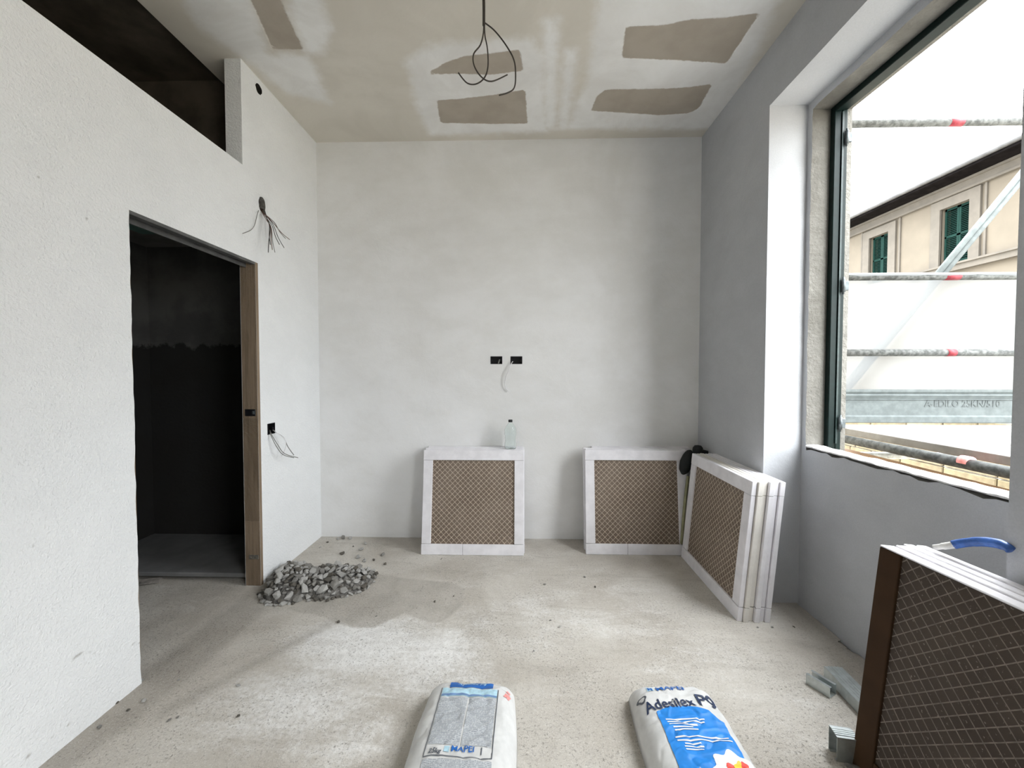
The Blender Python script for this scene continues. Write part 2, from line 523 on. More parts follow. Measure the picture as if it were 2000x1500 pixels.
# ------------------------------------------------------------------ floor
wet_poly = [hZ(*p)[:2] for p in ((560, 1190), (610, 1200), (650, 1212), (685, 1225), (728, 1226), (760, 1212), (790, 1197), (815, 1206), (838, 1216), (862, 1216),
                                 (885, 1200), (905, 1178), (910, 1150), (880, 1138), (830, 1134), (780, 1128), (730, 1118), (690, 1120), (620, 1150))]
dust_blobs = [((-0.80, 1.98), 0.42, 0.24, 1.0), ((-0.45, 1.90), 0.30, 0.25, 0.9), ((-0.95, 1.62), 0.40, 0.26, 0.75), ((-0.25, 2.15), 0.30, 0.25, 0.5),
              ((-0.62, 1.45), 0.22, 0.20, 0.6), ((0.1, 2.25), 0.6, 0.4, 0.42), ((0.6, 2.4), 0.6, 0.45, 0.38), ((0.9, 1.95), 0.5, 0.4, 0.36), ((-0.2, 2.75), 0.5, 0.3, 0.32),
              ((1.1, 1.6), 0.35, 0.3, 0.4), ((0.2, 1.75), 0.3, 0.2, 0.30)]
def f_dust(co):
    d = np.zeros(len(co))
    for (c, a, b, s) in dust_blobs:
        r = ((co[:, 0] - c[0]) / a) ** 2 + ((co[:, 1] - c[1]) / b) ** 2
        d = np.maximum(d, s * np.exp(-r * 0.8))
    return d
def f_wet(co): return sdf_poly(co[:, :2].astype(float), wet_poly)
def f_dark_bands(co):  # darker bands along the left wall, on a diagonal and by the recess
    P = co[:, :2].astype(float)
    a = sdf_line(P, [(-1.69, 1.3), (-1.62, 1.8), (-1.60, 2.5)], 0.14)
    b = sdf_line(P, [(-1.45, 1.55), (-1.05, 2.15)], 0.05)
    c = sdf_line(P, [(1.60, 1.2), (1.62, 2.4)], 0.05)
    return np.minimum(np.minimum(a, b), c)
def floor_warp(v):
    x, y, z = v
    if x > 1.64 and RY0 < y < RY1:        # ragged edge along the recess wall
        x -= 0.006 + 0.02 * abs(mnoise.noise((y * 9, 3.1, 0))) + (0.03 if 1.98 < y < 2.06 else 0)
    z += 0.003 * mnoise.noise((x * 6, y * 6, 0)) + 0.0015 * mnoise.noise((x * 25, y * 25, 4))
    return (x, y, z)
fl = panel('floor', 'Z', 0.0, 0.0, -3.05, 1.655, YREAR, 3.30, [], M['floor'], 0.022, attrs={'dust': f_dust, 'wet': f_wet, 'dark_bands': f_dark_bands}, warp=floor_warp)
fl.data.polygons.foreach_set('use_smooth', [True] * len(fl.data.polygons))
props(fl, 'rough raw cement screed floor with pale dust and a damp patch', 'floor', kind='structure')
sub = box('floor_base', -3.2, 1.87, YREAR - 0.1, 3.5, -0.25, -0.03, M['soil_and_hole'])
props(sub, 'dark ground showing in the gap along the window wall', 'floor', kind='structure')

# ------------------------------------------------------------------ ceiling with bare boards and filler
BARE_PX = [[(838, 141), (870, 122), (905, 110), (960, 104), (1016, 97), (1021, 138), (960, 146), (900, 144), (837, 145)],
           [(853, 196), (900, 193), (965, 185), (1026, 175), (1030, 241), (965, 242), (860, 240)],
           [(1222, 52), (1290, 50), (1350, 38), (1420, 34), (1485, 25), (1418, 124), (1380, 121), (1330, 118), (1214, 113)],
           [(1182, 175), (1300, 173), (1350, 170), (1392, 163), (1365, 211), (1345, 221), (1290, 225), (1230, 221), (1154, 216), (1166, 188)],
           [(462, -90), (508, -90), (548, 0), (560, 30), (592, 96), (533, 96), (490, 0)]]
COMP_PX = [[(800, 120), (850, 90), (1030, 78), (1060, 110), (1058, 180), (1068, 255), (840, 262), (815, 200)],
           [(1180, -60), (1540, -60), (1470, 110), (1400, 250), (1110, 250), (1150, 160), (1165, 60)],
           [(1068, 40), (1085, 40), (1082, 250), (1064, 250)], [(1108, 100), (1120, 100), (1108, 250), (1094, 250)],
           [(300, -90), (460, -90), (520, 110), (600, 110), (640, 200), (560, 180), (490, 120), (400, 60)],
           [(560, -90), (600, -90), (640, 60), (625, 100), (600, 100), (575, 40)]]
bare_p = [[hZ(x, y, ZC)[:2] for x, y in q] for q in BARE_PX]
comp_p = [[hZ(x, y, ZC)[:2] for x, y in q] for q in COMP_PX]
def f_bare(co): return np.min([sdf_poly(co[:, :2].astype(float), q) for q in bare_p], axis=0)
def f_comp(co): return np.min([sdf_poly(co[:, :2].astype(float), q) for q in comp_p], axis=0)
ce = panel('ceiling', 'Z', ZC, 0.10, -1.95, 1.875, YREAR, YB + 0.2, [], M['ceiling'], 0.025, attrs={'bare': f_bare, 'compound': f_comp})
props(ce, 'unpainted plasterboard ceiling with white filler and bare brown board strips', 'ceiling', kind='structure')

# ------------------------------------------------------------------ walls
LB0, LB1 = hX(522, 828, XL), hX(537, 846, XL)                 # flush box on the left wall
lbox = (LB0.y, LB1.y, LB1.z, LB0.z)
hole_c = hX(511, 400, XL)                                      # round cable hole
hr = 0.062
rhole = (hole_c.y - hr, hole_c.y + hr, hole_c.z - hr, hole_c.z + hr)
ch = (2.535, 2.61, 3.165, 3.235)
DY0, DY1, DZ = 1.694, 2.505, 2.08
NY1, NZ0 = 2.406, 2.637
marks = [([hX(x, y, XL)[1:] for x, y in ((140, 1292), (152, 1278), (168, 1274), (192, 1279))], 0.007),
         ([hX(36, 1072, XL)[1:], hX(38, 1078, XL)[1:]], 0.005), ([hX(65, 1062, XL)[1:], hX(66, 1070, XL)[1:]], 0.005),
         ([hX(78, 82, XL)[1:], hX(90, 88, XL)[1:], hX(108, 103, XL)[1:]], 0.004), ([hX(170, 428, XL)[1:], hX(171, 430, XL)[1:]], 0.010),
         ([hX(75, 345, XL)[1:], hX(76, 348, XL)[1:]], 0.006), ([hX(156, 132, XL)[1:], hX(158, 134, XL)[1:]], 0.006),
         ([hX(256, 1264, XL)[1:], hX(262, 1256, XL)[1:], hX(274, 1254, XL)[1:]], 0.008), ([hX(100, 1440, XL)[1:], hX(108, 1432, XL)[1:]], 0.006),
         ([hX(132, 1418, XL)[1:], hX(140, 1408, XL)[1:]], 0.006), ([hX(52, 1480, XL)[1:], hX(60, 1470, XL)[1:]], 0.008), ([hX(214, 1358, XL)[1:], hX(218, 1350, XL)[1:]], 0.005),
         ([hX(165, 1390, XL)[1:], hX(172, 1384, XL)[1:]], 0.004)]
def f_marks(co):
    P = co[:, 1:].astype(float)
    return np.min([sdf_line(P, [tuple(p) for p in pts], r) for pts, r in [(p_, r_ * 0.7) for p_, r_ in marks]], axis=0)
def left_warp(v):
    x, y, z = v
    if abs(x - XL) < 1e-4 and abs(y - DY0) < 1e-3 and z < DZ:      # worn arris at the near door edge
        y += -0.002 + 0.005 * mnoise.noise((z * 14, 1.7, 0))
    return (x, y, z)
wlft = panel('wall_left', 'X', XL, -0.10, YREAR, YB + 0.2, 0.0, ZC, [(DY0, DY1, 0, DZ), (-1.0, NY1, NZ0, ZC), lbox, rhole, ch], M['wall_left'], 0.017,
             attrs={'mark': f_marks}, warp=left_warp)
props(wlft, 'white plastered partition wall with doorway and open loft niche above', 'wall', kind='structure')

SB = []
for a, b in (((958, 696), (981, 711)), ((997, 696), (1020, 711))):
    p, q = hY(*a, YB), hY(*b, YB)
    SB.append((p.x, q.x, q.z, p.z))
wbk = panel('wall_back', 'Y', YB, 0.2, XL, XOUT, 0.0, ZC, SB, M['wall_back'], 0.08)
props(wbk, 'smooth cream plastered end wall with two black socket boxes', 'wall', kind='structure')

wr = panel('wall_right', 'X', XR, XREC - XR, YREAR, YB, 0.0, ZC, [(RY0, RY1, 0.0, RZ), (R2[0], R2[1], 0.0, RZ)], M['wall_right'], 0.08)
props(wr, 'grey plastered window wall with a deep floor-to-head recess', 'wall', kind='structure')
def rag(a, b, k=12): return mnoise.noise((a * k, b * k, 2.3))
def outer_warp(v):
    x, y, z = v
    if abs(x - XREC) < 1e-4:
        if abs(z - WZ0) < 1e-3 and WY0 - 0.01 < y < WY1 + 0.01:
            z += -0.010 + 0.016 * rag(y, 0.2, 17) + 0.008 * rag(y, 5, 50)
        if abs(y - WY1) < 1e-3 and WZ0 < z < WZ1: y += 0.006 + 0.008 * rag(z, 1.1, 14)
        if abs(z - WZ1) < 1e-3 and WY0 < y < WY1: z += 0.006 + 0.008 * rag(y, 4.1, 14)
    return (x, y, z)
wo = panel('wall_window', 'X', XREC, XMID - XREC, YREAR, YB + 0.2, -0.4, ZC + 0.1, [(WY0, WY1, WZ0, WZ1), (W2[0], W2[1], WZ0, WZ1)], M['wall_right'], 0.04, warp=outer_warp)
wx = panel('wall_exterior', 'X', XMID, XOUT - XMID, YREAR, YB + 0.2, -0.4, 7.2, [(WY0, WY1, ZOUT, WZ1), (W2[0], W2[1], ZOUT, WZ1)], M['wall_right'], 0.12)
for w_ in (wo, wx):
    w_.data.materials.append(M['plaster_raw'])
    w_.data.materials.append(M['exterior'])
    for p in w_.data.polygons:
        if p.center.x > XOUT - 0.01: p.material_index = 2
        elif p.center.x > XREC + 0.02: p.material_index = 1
props(wo, 'inner masonry face with an unfinished window opening and chipped plaster edge', 'wall', kind='structure')
props(wx, 'outer masonry skin around the unfinished window opening', 'wall', kind='structure')
wre = panel('wall_rear', 'Y', YREAR, -0.2, XL, XOUT, 0.0, ZC, [], M['wall_right'], 0.3)
props(wre, 'plain plastered wall closing the room behind the viewer', 'wall', kind='structure')

# bathroom and loft behind the left wall
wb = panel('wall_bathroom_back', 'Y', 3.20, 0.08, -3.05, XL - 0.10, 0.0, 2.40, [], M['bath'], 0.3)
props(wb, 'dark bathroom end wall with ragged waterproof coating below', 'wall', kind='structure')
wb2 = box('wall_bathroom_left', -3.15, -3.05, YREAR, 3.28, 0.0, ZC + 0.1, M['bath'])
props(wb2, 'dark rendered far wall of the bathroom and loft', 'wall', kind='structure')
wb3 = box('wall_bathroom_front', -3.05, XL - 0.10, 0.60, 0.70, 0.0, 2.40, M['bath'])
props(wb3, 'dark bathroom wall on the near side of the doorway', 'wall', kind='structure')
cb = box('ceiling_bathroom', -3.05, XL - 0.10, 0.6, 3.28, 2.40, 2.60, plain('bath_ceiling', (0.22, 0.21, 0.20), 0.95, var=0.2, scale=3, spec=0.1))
props(cb, 'dark bathroom ceiling slab carrying the loft', 'ceiling', kind='structure')
gb = box('moisture_board', -2.75, -2.05, 1.9, 2.85, 2.382, 2.40, M['green_board'], cb)
gb['label'] = 'dark green board under the bathroom ceiling'
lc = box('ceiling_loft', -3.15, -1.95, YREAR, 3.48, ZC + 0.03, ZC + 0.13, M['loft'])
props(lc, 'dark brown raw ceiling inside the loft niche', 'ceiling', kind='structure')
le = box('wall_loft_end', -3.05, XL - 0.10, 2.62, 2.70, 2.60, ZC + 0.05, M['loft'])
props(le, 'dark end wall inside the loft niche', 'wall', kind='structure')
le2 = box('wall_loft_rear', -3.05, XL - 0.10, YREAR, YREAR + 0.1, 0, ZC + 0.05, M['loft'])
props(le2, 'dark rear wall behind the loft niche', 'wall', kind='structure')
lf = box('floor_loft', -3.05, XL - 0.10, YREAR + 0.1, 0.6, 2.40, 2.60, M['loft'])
props(lf, 'dark floor slab of the loft niche', 'floor', kind='structure')

# ------------------------------------------------------------------ doorway frame
d1 = empty('door_1', (XL, DY1, 0), label='raw timber and dark steel pocket door frame in the left wall')
props(d1, cat='door', kind='structure')
def rel(o, root):          # keep world coordinates when parenting to an unrotated empty
    o.location = -root.location
    return o
jb = box('jamb', XL - 0.10, XL + 0.001, DY1, DY1 + 0.025, 0.0, DZ, M['wood'], d1, 0.0015)
bpy.data.objects['jamb'].location = -d1.location
jn = rel(box('jamb', XL - 0.10, XL - 0.002, DY0 - 0.02, DY0, 0.0, DZ, M['wood'], d1), d1)
bm = bmesh.new()
for x0, x1, z0, z1 in ((-0.098, -0.060, -0.022, 0.0), (-0.060, -0.030, -0.006, 0.0), (-0.030, 0.0, -0.016, 0.0), (-0.066, -0.060, -0.034, -0.022)):
    add_box(bm, XL + x0, XL + x1, DY0, DY1, DZ + z0, DZ + z1)
trk = rel(bm_obj('head_track', bm, plain('track_steel', (0.11, 0.11, 0.108), 0.5, metal=0.2, var=0.2), d1), d1)
trk['label'] = 'dark grooved sliding track under the door head'
z = hY(487, 806, DY1).z
bm = bmesh.new()
add_box(bm, XL - 0.082, XL - 0.014, DY1 - 0.004, DY1 + 0.004, z - 0.022, z + 0.022, 0.002)
sp = rel(bm_obj('strike_plate', bm, M['black'], d1), d1)
sp['label'] = 'small black strike plate'
bm = bmesh.new(); add_box(bm, XL - 0.033, XL - 0.020, DY1 - 0.0075, DY1 - 0.003, z - 0.010, z + 0.012, 0.001)
rel(bm_obj('strike_lip', bm, M['hinge'], d1), d1)
z = hY(495, 1088, DY1).z
bm = bmesh.new(); add_box(bm, XL - 0.075, XL - 0.012, DY1 - 0.003, DY1 + 0.003, z - 0.014, z + 0.014, 0.002)
for xx in (-0.062, -0.045, -0.026): add_box(bm, XL + xx - 0.004, XL + xx + 0.004, DY1 - 0.005, DY1, z - 0.004, z + 0.004, 0.001)
fp = rel(bm_obj('fixing_plate', bm, plain('dull_plate', (0.20, 0.19, 0.165), 0.5, metal=0.5, var=0.3, scale=60), d1), d1)

# ------------------------------------------------------------------ window frame, hinges and sill
w1 = empty('window_1', (XOUT, WY1, WZ0), label='dark green steel shutter frame in the bare window opening')
props(w1, cat='window', kind='structure')
def upright(name, y0, y1):
    bm = bmesh.new()
    add_box(bm, 1.752, 1.788, y0, y1, ZOUT, WZ1, 0.003)
    add_box(bm, 1.794, 1.824, y0, y1 - 0.008 if y1 > 2 else y1, ZOUT, WZ1 - 0.02, 0.003)
    add_box(bm, 1.788, 1.794, y0 + 0.004, y1, ZOUT, WZ1 - 0.02)
    return rel(bm_obj(name, bm, M['green_metal'], w1), w1)
upright('frame_post', WY1 - 0.034, WY1)
upright('frame_post', WY0, WY0 + 0.034)
bm = bmesh.new()
add_box(bm, 1.752, 1.788, WY0 + 0.034, WY1 - 0.034, WZ1 - 0.036, WZ1, 0.003)
add_box(bm, 1.790, 1.824, WY0 + 0.034, WY1 - 0.034, WZ1 - 0.026, WZ1, 0.003)
rel(bm_obj('frame_head', bm, M['green_metal'], w1), w1)
bm = bmesh.new(); add_box(bm, 1.790, 1.800, WY1 - 0.040, WY1 - 0.034, WZ0 + 0.03, WZ1 - 0.04)
rel(bm_obj('frame_bead', bm, plain('lighter_green_edge', (0.0150, 0.0300, 0.0290), 0.4, var=0.3, scale=60), w1), w1)  # lighter green strip along the far post
for yy in (281, 561, 826):
    zc = hX(1640, yy, 1.82).z
    vs, fs = tube_data([(1.809, WY1 - 0.048, zc - 0.035), (1.809, WY1 - 0.048, zc + 0.035)], 0.010, 10)
    vs2, fs2 = tube_data([(1.809, WY1 - 0.048, zc - 0.048), (1.809, WY1 - 0.048, zc + 0.048)], 0.005, 8)
    o = mesh_obj('hinge', vs + vs2, fs + [tuple(i + len(vs) for i in f) for f in fs2], M['hinge'], w1, True)
    rel(o, w1)
    bm = bmesh.new(); add_box(bm, 1.813, 1.837, WY1 - 0.052, WY1 - 0.040, zc - 0.026, zc + 0.026, 0.002)
    hl = bm_obj('hinge_leaf', bm, M['hinge'], o)
# mortar bed on the sill: irregular slab with a chipped front edge
ny, nx = 70, 8
vs, fs = [], []
for i in range(ny + 1):
    y = WY0 + (WY1 - WY0) * i / ny
    xf = XREC - 0.006 + 0.012 * rag(y, 7, 11) + 0.006 * rag(y, 9, 40)
    for j in range(nx + 1):
        x = xf + (XMID - 0.002 - xf) * j / nx
        zt = WZ0 + 0.016 + 0.004 * rag(x, y, 20) + (-0.007 if j == 0 else 0)
        vs.append((x, y, zt))
    vs.append((xf + 0.004, y, WZ0 + 0.002)); vs.append((XMID - 0.002, y, WZ0 + 0.002))
st = nx + 3
for i in range(ny):
    for j in range(nx): fs.append((i * st + j, i * st + j + 1, (i + 1) * st + j + 1, (i + 1) * st + j))
    a, b = i * st, (i + 1) * st
    fs.append((a, b, b + nx + 1, a + nx + 1)); fs.append((a + nx, a + nx + 2, b + nx + 2, b + nx)); fs.append((a + nx + 1, b + nx + 1, b + nx + 2, a + nx + 2))
fs.append(tuple(range(0, nx + 1)) + (nx + 2, nx + 1)); e0 = ny * st; fs.append(tuple(e0 + k for k in list(range(0, nx + 1))[::-1]) + (e0 + nx + 1, e0 + nx + 2))
sl = rel(mesh_obj('window_sill', vs, fs, M['sill'], w1), w1)
sl['label'] = 'pale chipped mortar bed of the window sill'

w2 = empty('added_window', (XOUT, W2[1], WZ0), label='added unseen window opening behind the viewer, for fill light')  # added and unseen: lets extra daylight onto the left and back walls
props(w2, cat='window', kind='structure')
box('window_sill', 1.64 - XOUT, XMID - XOUT, W2[0] - W2[1], 0, 0.0, 0.012, M['sill'], w2)

# ------------------------------------------------------------------ electrical boxes, holes and cables
def flush_box(name, loc, rotz, w, h, d, label, group=None):
    """local: opening faces -Y, width along X"""
    t = empty(name, loc, (0, 0, rotz), label, 'socket box', group)
    bm = bmesh.new()
    e = 0.003
    add_box(bm, -w / 2, w / 2, d - e, d, -h / 2, h / 2)
    add_box(bm, -w / 2, -w / 2 + e, -0.002, d, -h / 2, h / 2); add_box(bm, w / 2 - e, w / 2, -0.002, d, -h / 2, h / 2)
    add_box(bm, -w / 2, w / 2, -0.002, d, h / 2 - e, h / 2); add_box(bm, -w / 2, w / 2, -0.002, d, -h / 2, -h / 2 + e)
    bm_obj('shell', bm, M['black'], t)
    for s in (-1, 1):
        bm = bmesh.new(); add_box(bm, s * (w / 2 - 0.010) - 0.006, s * (w / 2 - 0.010) + 0.006, 0.004, 0.016, -0.008, 0.008, 0.001)
        bm_obj('screw_lug', bm, M['black'], t)
    return t
def bcentre(b): return ((b[0] + b[1]) / 2, (b[2] + b[3]) / 2)
cx, cz = bcentre(SB[0])
b1 = flush_box('socket_box', (cx, YB, cz), 0, SB[0][1] - SB[0][0], SB[0][3] - SB[0][2], 0.045, 'empty black socket box, the left of the pair on the cream wall', 'socket boxes on the end wall')
bm = bmesh.new(); add_box(bm, 0.018, 0.028, 0.006, 0.03, -0.022, 0.015, 0.002, Matrix.Rotation(0.3, 4, 'Y'))
bm_obj('conduit_stub', bm, M['wire_grey'], b1)
cx, cz = bcentre(SB[1])
b2 = flush_box('socket_box', (cx, YB, cz), 0, SB[1][1] - SB[1][0], SB[1][3] - SB[1][2], 0.045, 'black socket box with a white cable, the right of the pair on the cream wall', 'socket boxes on the end wall')
base = Vector((cx, YB, cz))
wp = [base + Vector((-0.03, 0.02, -0.012))] + [hY(x, y, YB - dy) for x, y, dy in ((1000, 708, 0.02), (995, 720, 0.03), (989, 735, 0.028), (986, 748, 0.02), (988, 758, 0.015), (994, 764, 0.012))]
o = tube('cable', [p - base for p in wp], 0.0035, M['wire_white'], b2, 6)
o['label'] = 'short white cable'
bc = Vector((XL, (lbox[0] + lbox[1]) / 2, (lbox[2] + lbox[3]) / 2))
b3 = flush_box('socket_box', bc, math.pi / 2, lbox[1] - lbox[0], lbox[3] - lbox[2], 0.045, 'black socket box beside the doorway with grey cables hanging out', None)
def wires(root, rot, lst, mats, r=0.0022):
    inv = (Matrix.Translation(root.location) @ Matrix.Rotation(rot, 4, 'Z')).inverted()
    for i, pts in enumerate(lst):
        tube('cable', [inv @ Vector(p) for p in pts], r, mats[i % len(mats)], root, 6)
def lw(seq):     # points in front of the left wall: pixel + distance from the wall
    return [hX(x, y, XL + d) for x, y, d in seq]
wires(b3, math.pi / 2, [lw([(527, 840, -0.02), (530, 848, 0.02), (542, 868, 0.05), (556, 886, 0.08), (582, 894, 0.11)]),
                        lw([(526, 842, -0.02), (529, 850, 0.02), (540, 872, 0.05), (553, 888, 0.07), (574, 894, 0.09)]),
                        lw([(531, 840, -0.02), (538, 844, 0.02), (554, 855, 0.05), (562, 872, 0.07), (574, 889, 0.09)]),
                        lw([(532, 839, -0.02), (540, 845, 0.03), (556, 858, 0.06), (558, 872, 0.06), (554, 884, 0.05), (550, 891, 0.04)])],
      [M['wire_grey'], M['wire_grey'], M['wire_grey'], M['wire_white']], 0.0026)

# round cable hole with mortar collar
hc = empty('cable_hole', (XL, hole_c.y, hole_c.z), (0, 0, math.pi / 2), 'round cable hole high on the white wall with a bundle of loose wires', 'cable outlet')
n = 32
vs, fs = [], []
for ring, (rr, dd) in enumerate(((0.0, 0), (0.040, -0.003), (0.036, 0.02), (0.034, 0.07))):
    for k in range(n):
        a = 2 * math.pi * k / n
        if ring == 0:
            c, s = math.cos(a), math.sin(a)
            q = (hr + 0.002) / max(abs(c), abs(s))
            vs.append((q * c, 0.001, q * s))
        else:
            w = rr * (1 + 0.10 * mnoise.noise((math.cos(a) * 2, math.sin(a) * 2, ring)))
            vs.append((w * math.cos(a) * 0.85, dd, w * math.sin(a) * 1.25))
for i in range(3):
    for k in range(n):
        k2 = (k + 1) % n
        fs.append((i * n + k, i * n + k2, (i + 1) * n + k2, (i + 1) * n + k))
col = mesh_obj('mortar_collar', vs, fs, M['plaster_plain'], hc)
col.data.materials.append(M['mortar_dark'])
for p in col.data.polygons:
    if p.index >= n: p.material_index = 1
fs2 = [tuple(range(n))]
mesh_obj('hole_back', [(0.034 * math.cos(2 * math.pi * k / n), 0.07, 0.045 * math.sin(2 * math.pi * k / n)) for k in range(n)], fs2, M['soil_and_hole'], hc)  # dark back paints the shade deep in the hole
L = []
ends = [(566, 468), (555, 484), (537, 493), (524, 493), (532, 488), (546, 478), (558, 466), (528, 478)]
mids = [(536, 438), (534, 440), (530, 446), (528, 446), (529, 444), (532, 442), (537, 436), (526, 440)]
for i, (e, m_) in enumerate(zip(ends, mids)):
    s = (510 + (i % 4) * 1.6, 404 + (i // 4) * 3)
    L.append(lw([(s[0], s[1], -0.05), (s[0] + 3, s[1] + 10, 0.02), ((s[0] + m_[0]) / 2 + 1, (s[1] + m_[1]) / 2 + 4, 0.05), (m_[0], m_[1], 0.075), ((m_[0] * 0.5 + e[0] * 0.5) - 1, (m_[1] + e[1]) / 2 + 2, 0.09), (e[0], e[1], 0.10)]))
wires(hc, math.pi / 2, L, [M['wire_brown'], M['wire_dark'], M['wire_grey'], M['wire_dark']], 0.0022)
wires(hc, math.pi / 2, [lw([(508, 404, -0.04), (504, 414, 0.012), (501, 425, 0.014), (497, 440, 0.014), (489, 450, 0.013), (474, 456, 0.012)])], [M['wire_grey']], 0.002)

# hole at the ceiling edge of the left wall
hh = empty('conduit_hole', (XL, (ch[0] + ch[1]) / 2, (ch[2] + ch[3]) / 2), (0, 0, math.pi / 2), 'small broken black hole in the white wall right under the ceiling', 'hole')
w, h2 = (ch[1] - ch[0]) / 2, (ch[3] - ch[2]) / 2
n = 24
vs, fs = [], []
for ring in range(3):
    for k in range(n):
        a = 2 * math.pi * k / n
        c, s = math.cos(a), math.sin(a)
        if ring == 0:
            q = 1.02 / max(abs(c), abs(s)); vs.append((q * c * w, 0.0, q * s * h2))
        else:
            q = (0.86 + 0.16 * mnoise.noise((c * 2.5, s * 2.5, 0.4)))
            vs.append((q * c * w, 0.002 if ring == 1 else 0.06, q * s * h2))
for i in range(2):
    for k in range(n):
        k2 = (k + 1) % n
        fs.append((i * n + k, i * n + k2, (i + 1) * n + k2, (i + 1) * n + k))
fs.append(tuple(2 * n + k for k in range(n)))
o = mesh_obj('broken_rim', vs, fs, M['plaster_plain'], hh)
o.data.materials.append(M['soil_and_hole'])  # dark lining paints the shade inside the hole
for p in o.data.polygons:
    if p.index >= n: p.material_index = 1

# ceiling cable
cw0 = Vector((-0.177, 1.85, ZC))
cc = empty('ceiling_cable', cw0, label='dark electric wires hanging loose from the middle of the ceiling', cat='cable')
def cp(seq): return [hY(x, y, 1.85 + d) - cw0 for x, y, d in seq]
tube('cable_sheath', [Vector((0, 0, 0.01)), Vector((0, 0, -0.15))] + cp([(945, 10, 0), (945, 50, 0)]), 0.0065, M['wire_dark'], cc, 8)
for seq in ([(945, 40, 0), (944, 65, 0.0), (938, 88, -0.01), (925, 106, -0.02), (926, 128, -0.02), (940, 150, -0.01), (960, 159, 0.01), (991, 146, 0.04)],
            [(946, 40, 0), (947, 68, 0.01), (952, 96, 0.02), (953, 130, 0.02), (946, 152, 0.01), (930, 164, -0.01), (912, 162, -0.03), (895, 142, -0.05)],
            [(946, 44, 0), (966, 60, 0.02), (988, 88, 0.03), (1004, 118, 0.04), (1007, 150, 0.04), (1004, 172, 0.02), (992, 181, -0.01), (975, 186, -0.03)]):
    tube('wire', cp(seq), 0.0032, M['wire_dark'], cc, 6)

# ------------------------------------------------------------------ bathroom floor things
ty = hZ(380, 1134).y
tr = empty('shower_tray', (-2.42, ty, 0.0), label='flat grey shower tray on the bathroom floor beyond the doorway', cat='shower tray')
bm = bmesh.new(); add_box(bm, -0.62, 0.60, 0.0, 0.63, 0.024, 0.052, 0.004)
bm_obj('tray_slab', bm, M['tray'], tr)
for x in (-0.5, -0.1, 0.3, 0.55):
    for y in (0.10, 0.5):
        box('support_pad', x - 0.04, x + 0.04, y - 0.04, y + 0.04, 0, 0.0245, M['mortar_dark'], tr)
p = hZ(303, 1135)
bm = bmesh.new()
add_box(bm, -0.05, 0.05, -0.028, 0.028, 0.0, 0.006, 0.001)
sc = bm_obj('cardboard_scrap', bm, plain('scrap_card', (0.22, 0.20, 0.18), 0.9, var=0.3, scale=30))
sc.location = (p.x - 0.0, p.y - 0.03, 0.014); sc.rotation_euler = (0.12, 0.10, 0.5)
props(sc, 'small grey scrap lying on the floor in front of the shower tray', 'debris')

# ------------------------------------------------------------------ tile packs
PW, PH, RW = 0.78, 0.785, 0.072
def ridge_mesh(w, h, pitch, rw, rh, name, m):
    """diagonal net of raised ridges clipped to a w x h rectangle; lies in XZ, faces -Y"""
    vs, fs = [], []
    def clip(c, s):           # line z = s*x + c inside the rectangle
        pts = []
        for x in (-w / 2, w / 2):
            z = s * x + c
            if 0 <= z <= h: pts.append((x, z))
        for z in (0, h):
            x = (z - c) / s
            if -w / 2 < x < w / 2: pts.append((x, z))
        return pts[:2] if len(pts) >= 2 else None
    for s in (1.0, -1.0):
        c = -w / 2 - 0.0
        lim = h + w / 2
        while c < lim + 1e-6:
            q = clip(c, s)
            if q:
                (x0, z0), (x1, z1) = q
                d = Vector((x1 - x0, 0, z1 - z0))
                if d.length > 0.012:
                    nrm = Vector((-d.z, 0, d.x)).normalized() * rw / 2
                    a, b = Vector((x0, 0, z0)), Vector((x1, 0, z1))
                    i = len(vs)
                    up = Vector((0, -rh, 0))
                    vs += [a - nrm, a + nrm, b + nrm, b - nrm, a - nrm * 0.5 + up, a + nrm * 0.5 + up, b + nrm * 0.5 + up, b - nrm * 0.5 + up]
                    fs += [(i + 4, i + 5, i + 6, i + 7), (i, i + 4, i + 7, i + 3), (i + 1, i + 2, i + 6, i + 5), (i, i + 1, i + 5, i + 4), (i + 3, i + 7, i + 6, i + 2)]
            c += pitch
    me = bpy.data.meshes.new(name)
    me.from_pydata([tuple(v) for v in vs], [], fs)
    me.materials.append(m)
    bmm = bmesh.new(); bmm.from_mesh(me); bmesh.ops.recalc_face_normals(bmm, faces=bmm.faces); bmm.to_mesh(me); bmm.free()
    return me
iw, ih = PW - 2 * RW, PH - 2 * RW - 0.012
RIDGE = ridge_mesh(iw, ih, 0.0405, 0.0042, 0.0016, 'ridge_net', M['ridge'])
RIDGE_D = ridge_mesh(PW - RW - 0.01, PH - RW - 0.01, 0.042, 0.0036, 0.0016, 'ridge_net_shaded', M['ridge_shaded'])
def rail_mesh(name, x0, x1, z0, z1, t, m, inset=0.0):
    bm = bmesh.new()
    add_box(bm, x0, x1, inset, t, z0, z1, 0.0022)
    me = bpy.data.meshes.new(name); bm.to_mesh(me); bm.free(); me.materials.append(m)
    return me
